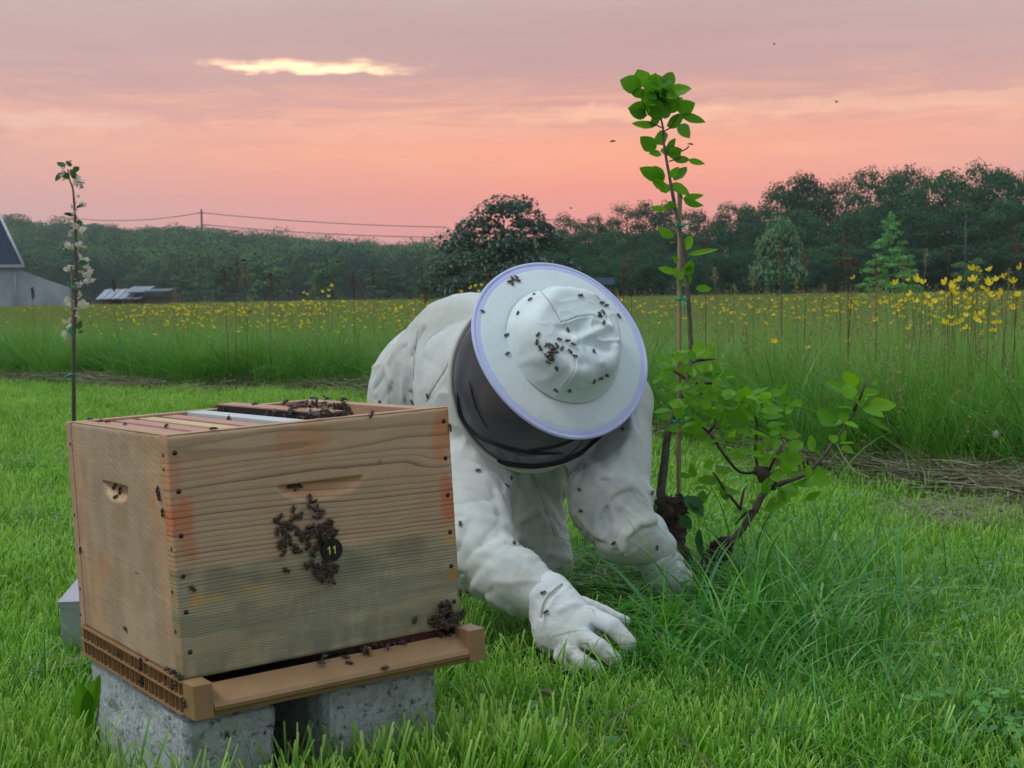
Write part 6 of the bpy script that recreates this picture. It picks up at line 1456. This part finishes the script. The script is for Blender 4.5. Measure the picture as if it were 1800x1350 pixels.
def hay():
    src = [strands('hay_%d' % i, 60, .14, (.12, .42), .0016, M['hay'], 300 + i) for i in range(4)]
    pts = []; rr = []; sc = []
    for _ in range(260):
        t = rng.uniform(-4.9, 2.3); d = 0
        dens = np.interp(t, [-4.9, -3.2, -2.4, -.9, .6, 1.15, 1.3, 2.3], [.9, .9, .35, .9, .3, .6, 1, 1])
        if rng.random() > dens: continue
        y = float(yedge(np.array([t]))[0]) - .02 + rng.normal(0, .09) * (1 if t < 1 else 1.0); th = math.atan2(float(yedge(np.array([t + .1]))[0] - yedge(np.array([t - .1]))[0]), .2)
        pts.append((t, y, .03 if rng.random() < .5 else .07)); rr.append((0, 0, th + rng.normal(0, .35))); sc.append(rng.uniform(.7, 1.15))
    for k in range(58):      # the thick swath on the right
        q = G(rng.uniform(1440, 1860), 0); u = rng.random(); px, py = 1440 + 420 * u, 812 + 95 * u ** 1.1 + rng.normal(0, 9); q = G(px, py); pts.append((q[0], q[1], rng.uniform(.03, .10))); rr.append((0, 0, -.95 + rng.normal(0, .4))); sc.append(rng.uniform(.6, 1.0))
    for k in range(26): q = G(rng.normal(1730, 60), rng.normal(925, 14)); pts.append((q[0], q[1], .03)); rr.append((0, 0, rng.uniform(0, 3))); sc.append(rng.uniform(.4, .7))
    scatter('cut_hay', pts, rr, sc, rng.integers(0, 4, len(pts)), src)
    x, y = wedge(260, 1.9, 7); ok = np.array([not blocked(a, b_) for a, b_ in zip(x, y)]) & (y < yedge(x)); x, y = x[ok], y[ok]
    scatter('straw', np.stack([x, y, .03 + 0 * x], 1), rots(len(x), .25), rng.uniform(.25, .6, len(x)), np.zeros(len(x)), [strands('straw_bits', 7, .10, (.06, .26), .0016, M['hay'], 340)])
    # clover and small leaves in the turf
    g = np.random.default_rng(12); vs, fs, tn = [], [], []
    for k in range(26):
        c = np.array([g.normal(0, .04), g.normal(0, .04), g.uniform(.02, .07)])
        for j in range(3):
            a = j * 2.094 + k; u = np.array([math.cos(a), math.sin(a), g.normal(0, .2)]) * .009; w = np.array([-math.sin(a), math.cos(a), g.normal(0, .2)]) * .0055; o = len(vs)
            vs += [c, c + u * .6 - w, c + u * 1.1 - w * .5, c + u * 1.1 + w * .5, c + u * .6 + w]; fs.append((o, o + 1, o + 2, o + 3, o + 4)); tn += [g.random()] * 5
    cm = mesh_data('clover', np.array(vs), fs, [M['tallgrass']], True, {'tone': ('FLOAT', tn), 'tip': ('FLOAT', [0.] * len(vs))})
    x, y = wedge(420, 1.9, 6.5); ok = np.array([not blocked(a, b_) for a, b_ in zip(x, y)]) & (y < yedge(x)) & (n2d(x * 2.5, y * 2.5, 63, 2) > .5); x, y = x[ok], y[ok]
    scatter('clover', np.stack([x, y, 0 * x], 1), rots(len(x), .1), rng.uniform(.8, 1.5, len(x)), np.zeros(len(x)), [cm])
    # flattened dead grass and dark soil where the person works
    src = [strands('thatch_%d' % i, 50, .05, (.06, .2), .0018, M['tallgrass'], 320 + i) for i in range(2)] + [strands('thatch_dry', 40, .05, (.05, .14), .0014, M['hay'], 330)]
    pts = []
    for k in range(90): q = G(rng.normal(1130, 60), rng.normal(1085, 34)); 
    for k in range(110):
        q = G(rng.normal(1125, 65), rng.normal(1085, 36))
        if not near_body(q[0], q[1], .05): pts.append((q[0], q[1], .012))
    scatter('flattened_grass', pts, rots(len(pts), .1), rng.uniform(.8, 1.3, len(pts)), rng.choice(3, len(pts), p=[.4, .4, .2]), src)
hay()
def soil_patch():
    c = G(1165, 1105); v = [(0, 0, .035)]; f = []; n = 26; rings = 5
    for r in range(1, rings + 1):
        for k in range(n):
            a = 2 * math.pi * k / n; q = r / rings; w = 1 + .25 * math.sin(a * 3 + 1) + .12 * math.sin(a * 7); v.append((math.cos(a) * .17 * q * w, math.sin(a) * .24 * q * w, .035 * (1 - q ** 2) - .004 + .012 * random.random() * (1 - q)))
    for k in range(n): f.append((0, 1 + k, 1 + (k + 1) % n))
    for r in range(rings - 1):
        for k in range(n): l = (k + 1) % n; f.append((1 + r * n + k, 1 + (r + 1) * n + k, 1 + (r + 1) * n + l, 1 + r * n + l))
    M['dug'] = simple('dug_soil', (.030, .020, .012), (.06, .042, .026), 60, .95, .008, .1, detail=8)
    o = obj('soil', mesh_data('soil', v, f, [M['dug']])); o.location = V(c); tag(o, kind='structure')
soil_patch()
# buttercups
def buttercup(seed, h, big=1.0):
    g = random.Random(seed); b = MB(); tp = Vector((g.uniform(-.05, .05), g.uniform(-.05, .05), h))
    b.tube([(0, 0, h * .35), tuple(tp * .7 + Vector((0, 0, 0))), tuple(tp)], [.0012, .001, .0009], 4, 0, cap=False)
    e = Euler((g.uniform(-.7, .7), g.uniform(-.7, .7), g.uniform(0, 6))).to_matrix()
    for k in range(5):
        a = 2 * math.pi * k / 5; u = Vector((math.cos(a), math.sin(a), .15)); w = Vector((-math.sin(a), math.cos(a), 0)); R_ = .0150 * big
        p = [Vector((0, 0, 0)), u * R_ * .55 - w * R_ * .42 + Vector((0, 0, R_ * .25)), u * R_ * 1.0 - w * R_ * .3 + Vector((0, 0, R_ * .75)), u * R_ * 1.05 + w * R_ * .3 + Vector((0, 0, R_ * .75)), u * R_ * .55 + w * R_ * .42 + Vector((0, 0, R_ * .25))]
        b.add([tuple(tp + e @ q) for q in p], [(0, 1, 2, 3, 4)], 1)
    return mesh_data('buttercup', b.v, b.f, [M['stem'], M['petal']], True, {'tone': ('FLOAT', np.random.default_rng(seed).random(len(b.v))), 'tip': ('FLOAT', np.zeros(len(b.v)))}, midx=b.m)
def flowers():
    src = [buttercup(i, .6) for i in range(6)]; c = []
    g = np.random.default_rng(77)
    while len(c) < 2100:
        d = math.sqrt(g.uniform(16, 32 ** 2)); px = g.uniform(-40, 1840)
        dens = np.interp(px, [0, 120, 250, 450, 760, 1150, 1300, 1450, 1650, 1800], [.10, .2, .9, 1.0, .9, .35, .6, .75, 1.0, .9]) * np.interp(d, [4, 7, 14, 24, 32], [1, 1., 1., .7, .3])
        if g.random() > dens: continue
        x = (px - 900) / F * d
        if d < float(yedge(np.array([x]))[0]) + .15: continue
        if float(n2d(x * .8, d * .45, 90, 2)) < .46 and g.random() < .8: continue
        z = g.uniform(.38, .67) if d > 9 or g.random() < .6 else g.uniform(.34, .74)
        c.append((d, x, z))
    for k in range(80):       # the dense near group at the right edge and by the hat
        px = g.normal(1700, 80); d = g.uniform(4.9, 8.5); x = (px - 900) / F * d
        if d > float(yedge(np.array([x]))[0]) + .1: c.append((d, x, g.uniform(.55, .80)))
    for k in range(16): px = g.normal(845, 18); d = g.uniform(9.6, 12); c.append((d, (px - 900) / F * d, g.uniform(.64, .80)))
    for k in range(10): px = g.normal(570, 20); d = g.uniform(11, 13); c.append((d, (px - 900) / F * d, g.uniform(.66, .82)))
    c.sort(); near, far = c[:300], c[300:]; far = [q for q in far]
    for i, (d, x, z) in enumerate(near):
        o = bpy.data.objects.new('buttercup', src[i % 6]); col.objects.link(o); s = z / .6; o.location = (x, d, 0); o.rotation_euler = (0, 0, random.uniform(0, 6)); o.scale = (1, 1, s)
        px = 900 + x / d * F
        w = ('tall group against the wood at the right' if z > .68 else 'low part of the right edge of the meadow') if px > 1500 else ('meadow right of the leafy sapling' if px > 1150 else ('meadow behind the kneeling person' if px > 640 else 'meadow behind the hive'))
        tag(o, 'one of the yellow buttercups in the ' + w, 'flower', 'buttercups in the ' + w)
    a = np.array(far); n = len(a)
    scatter('buttercups', np.stack([a[:, 1], a[:, 0], a[:, 2] - .6], 1), np.stack([np.zeros(n), np.zeros(n), g.uniform(0, 6, n)], 1), np.ones(n) * 1.0, g.integers(0, 6, n), [buttercup(i + 10, .6, 1.05) for i in range(6)])
flowers()
# sorrel stalks and single tall grasses standing above the meadow
def stalk(px, ytop, d, label, kind='sorrel', hl=.16, lean=0.0):
    zt = zz(px, ytop, d); x = (px - 900) / F * d; o = empty('sorrel_stalk' if kind == 'sorrel' else 'grass_stalk', (x - lean * zt, d, 0)); tag(o, label, 'sorrel' if kind == 'sorrel' else 'grass stalk', 'rusty sorrel stalks in the meadow' if kind == 'sorrel' else 'tall grass stalks in the meadow')
    b = MB(); b.tube([(0, 0, 0), (lean * zt * .3, 0, zt * .5), (lean * zt, 0, zt)], [.0028, .002, .001], 5, resample=3); b.build('stem', M['stalk' if kind == 'sorrel' else 'seed'], o)
    vs = []; fs = []; n = 60 if kind == 'sorrel' else 46
    for k in range(n):
        t = random.random(); c = np.array([lean * zt * (1 - t * hl / zt), 0, zt - t * hl]) + np.array([random.gauss(0, 1), random.gauss(0, 1), 0]) * (.003 + .006 * math.sin(math.pi * t)); r = .0036 * d / 6
        e = np.array([random.gauss(0, 1), random.gauss(0, 1), random.gauss(0, 1)]); e /= np.linalg.norm(e); f_ = np.cross(e, (.1, 1, .2)); f_ /= np.linalg.norm(f_); q = len(vs); vs += [c - e * r, c + f_ * r, c + e * r, c - f_ * r]; fs.append((q, q + 1, q + 2, q + 3))
    me = mesh_data('seed_head', np.array(vs), fs, [M['stalk' if kind == 'sorrel' else 'seed']], False, {'tone': ('FLOAT', np.random.default_rng(int(px)).random(len(vs))), 'tip': ('FLOAT', np.zeros(len(vs)))}); obj('seed_head', me, o)
for px, y, d, lab, hl, ln in [(1492, 420, 6.2, 'tallest rusty sorrel stalk, between the small chestnut and the conifer', .17, .0), (1503, 452, 6.4, 'short sorrel stalk just right of the tallest one', .06, .05), (1478, 440, 6.6, 'sorrel stalk just left of the tallest one', .09, 0), (1375, 424, 7.0, 'rusty sorrel stalk in front of the small chestnut', .12, 0), (1418, 436, 6.6, 'dark sorrel stalk at the right side of the small chestnut', .1, .01),
                              (1541, 455, 6.4, 'short red sorrel stalk at the left foot of the conifer', .14, 0), (1784, 390, 5.4, 'tall sorrel stalk leaning at the right edge', .11, .06), (1792, 425, 5.4, 'lower sorrel stalk at the right edge', .08, .03), (1667, 432, 5.8, 'sorrel stalk between the conifer and the thin post', .07, 0), (1242, 425, 6.8, 'sorrel stalk right of the bamboo cane', .08, 0),
                              (1112, 440, 9.0, 'brown dock stalk above the right side of the hat', .2, 0), (1100, 452, 9.4, 'lower brown dock stalk right of the hat', .18, .02), (422, 448, 10.5, 'tall brown stalk behind the hive, left of the group', .22, .03), (436, 462, 10.8, 'brown stalk behind the hive, right of the tallest', .2, 0), (398, 470, 10.6, 'short brown stalk behind the hive', .16, -.02), (480, 480, 10.8, 'small brown stalk behind the hive, apart from the group', .14, .02),
                              (62, 505, 14, 'dark stalk before the farmhouse wall', .12, 0), (205, 490, 13.4, 'dark stalk before the tin shed', .12, 0), (625, 478, 11, 'thin brown stalk left of the broad chestnut', .16, 0), (660, 470, 11.3, 'brown stalk against the left foot of the chestnut', .14, 0), (750, 505, 10.6, 'brown stalk above the bent back', .14, 0), (862, 478, 10.4, 'brown stalk at the upper left of the hat', .14, 0)]: stalk(px, y, d, lab, 'sorrel', hl, ln)
for px, y, d, lab, ln in [(1630, 437, 5.6, 'grass stalk with fat seed head leaning right beside the conifer', .05), (1258, 470, 6.4, 'grass stalk with bent head right of the cane', -.03), (1450, 500, 6.0, 'pale curved grass stalk left of the tallest sorrel', .03), (1590, 460, 5.8, 'grass stalk against the conifer', .0), (1720, 470, 5.6, 'grass stalk right of the thin post', .02), (1325, 478, 6.6, 'grass stalk before the left side of the small chestnut', .0), (1400, 488, 6.4, 'thin grass stalk before the small chestnut', -.02), (1775, 470, 5.3, 'grass stalk among the buttercups at the right edge', .04), (1545, 500, 5.8, 'thin grass stalk below the conifer', .03), (1293, 500, 6.6, 'short grass stalk in the meadow right of the cane', .02), (310, 505, 12.6, 'grass stalk above the buttercups behind the hive', .02), (555, 500, 11.4, 'grass stalk in the buttercups right behind the hive', 0)]: stalk(px, y, d, lab, 'grass', .07, ln)
# broad leaved weeds
def weed(px, py, label, leaves, h=0):
    c = G(px, py); o = empty('weed', c); tag(o, label, 'weed')
    for x0, y0, x1, y1, w, dz in leaves:
        d0 = c[1] + dz * .0; a = P(x0, y0, d0); e = P(x1, y1, d0 - .03); put_leaf(o, LG, a, e, w * d0 / F, (0.2, -.6, .8))
weed(165, 1330, 'broad leaved weed growing against the left concrete block', [(150, 1270, 140, 1200, 34, 0), (160, 1290, 200, 1250, 30, 0), (140, 1290, 80, 1330, 44, 0), (170, 1300, 240, 1290, 30, 0), (150, 1280, 175, 1185, 26, 0)])
weed(1155, 1150, 'small lobed weed beside the far glove and the stump', [(1160, 1120, 1140, 1070, 18, 0), (1165, 1118, 1190, 1065, 20, 0), (1160, 1125, 1115, 1100, 18, 0), (1168, 1122, 1215, 1090, 20, 0), (1162, 1125, 1170, 1060, 18, 0)])
dc = empty('dandelion_clock', (P(1755, 765, 4.9)[0], 4.9, 0)); tag(dc, 'white dandelion clock at the meadow edge near the right side', 'dandelion')
b = MB(); zt = float(P(1755, 765, 4.9)[2]); b.tube([(0, 0, 0), (.01, 0, zt * .5), (0, 0, zt)], .002, 5); b.build('stem', M['stem'], dc)
b = MB(); b.ball((0, 0, zt), .016, 10, 7); o = b.build('seed_head', M['blossom'], dc)
def haze():
    m = bpy.data.materials.new('haze'); m.use_nodes = True; N = m.node_tree.nodes; N.clear(); out = N.new('ShaderNodeOutputMaterial'); v = N.new('ShaderNodeVolumePrincipled')
    v.inputs['Color'].default_value = (.86, .92, 1.0, 1); v.inputs['Density'].default_value = HAZE; v.inputs['Anisotropy'].default_value = .2; m.node_tree.links.new(v.outputs[0], out.inputs['Volume'])
    b = MB(); b.box((-760, -8, -1.6), (760, 900, 62)); o = b.build('haze', m, None, False); tag(o, kind='stuff')
HAZE = .00034
haze()
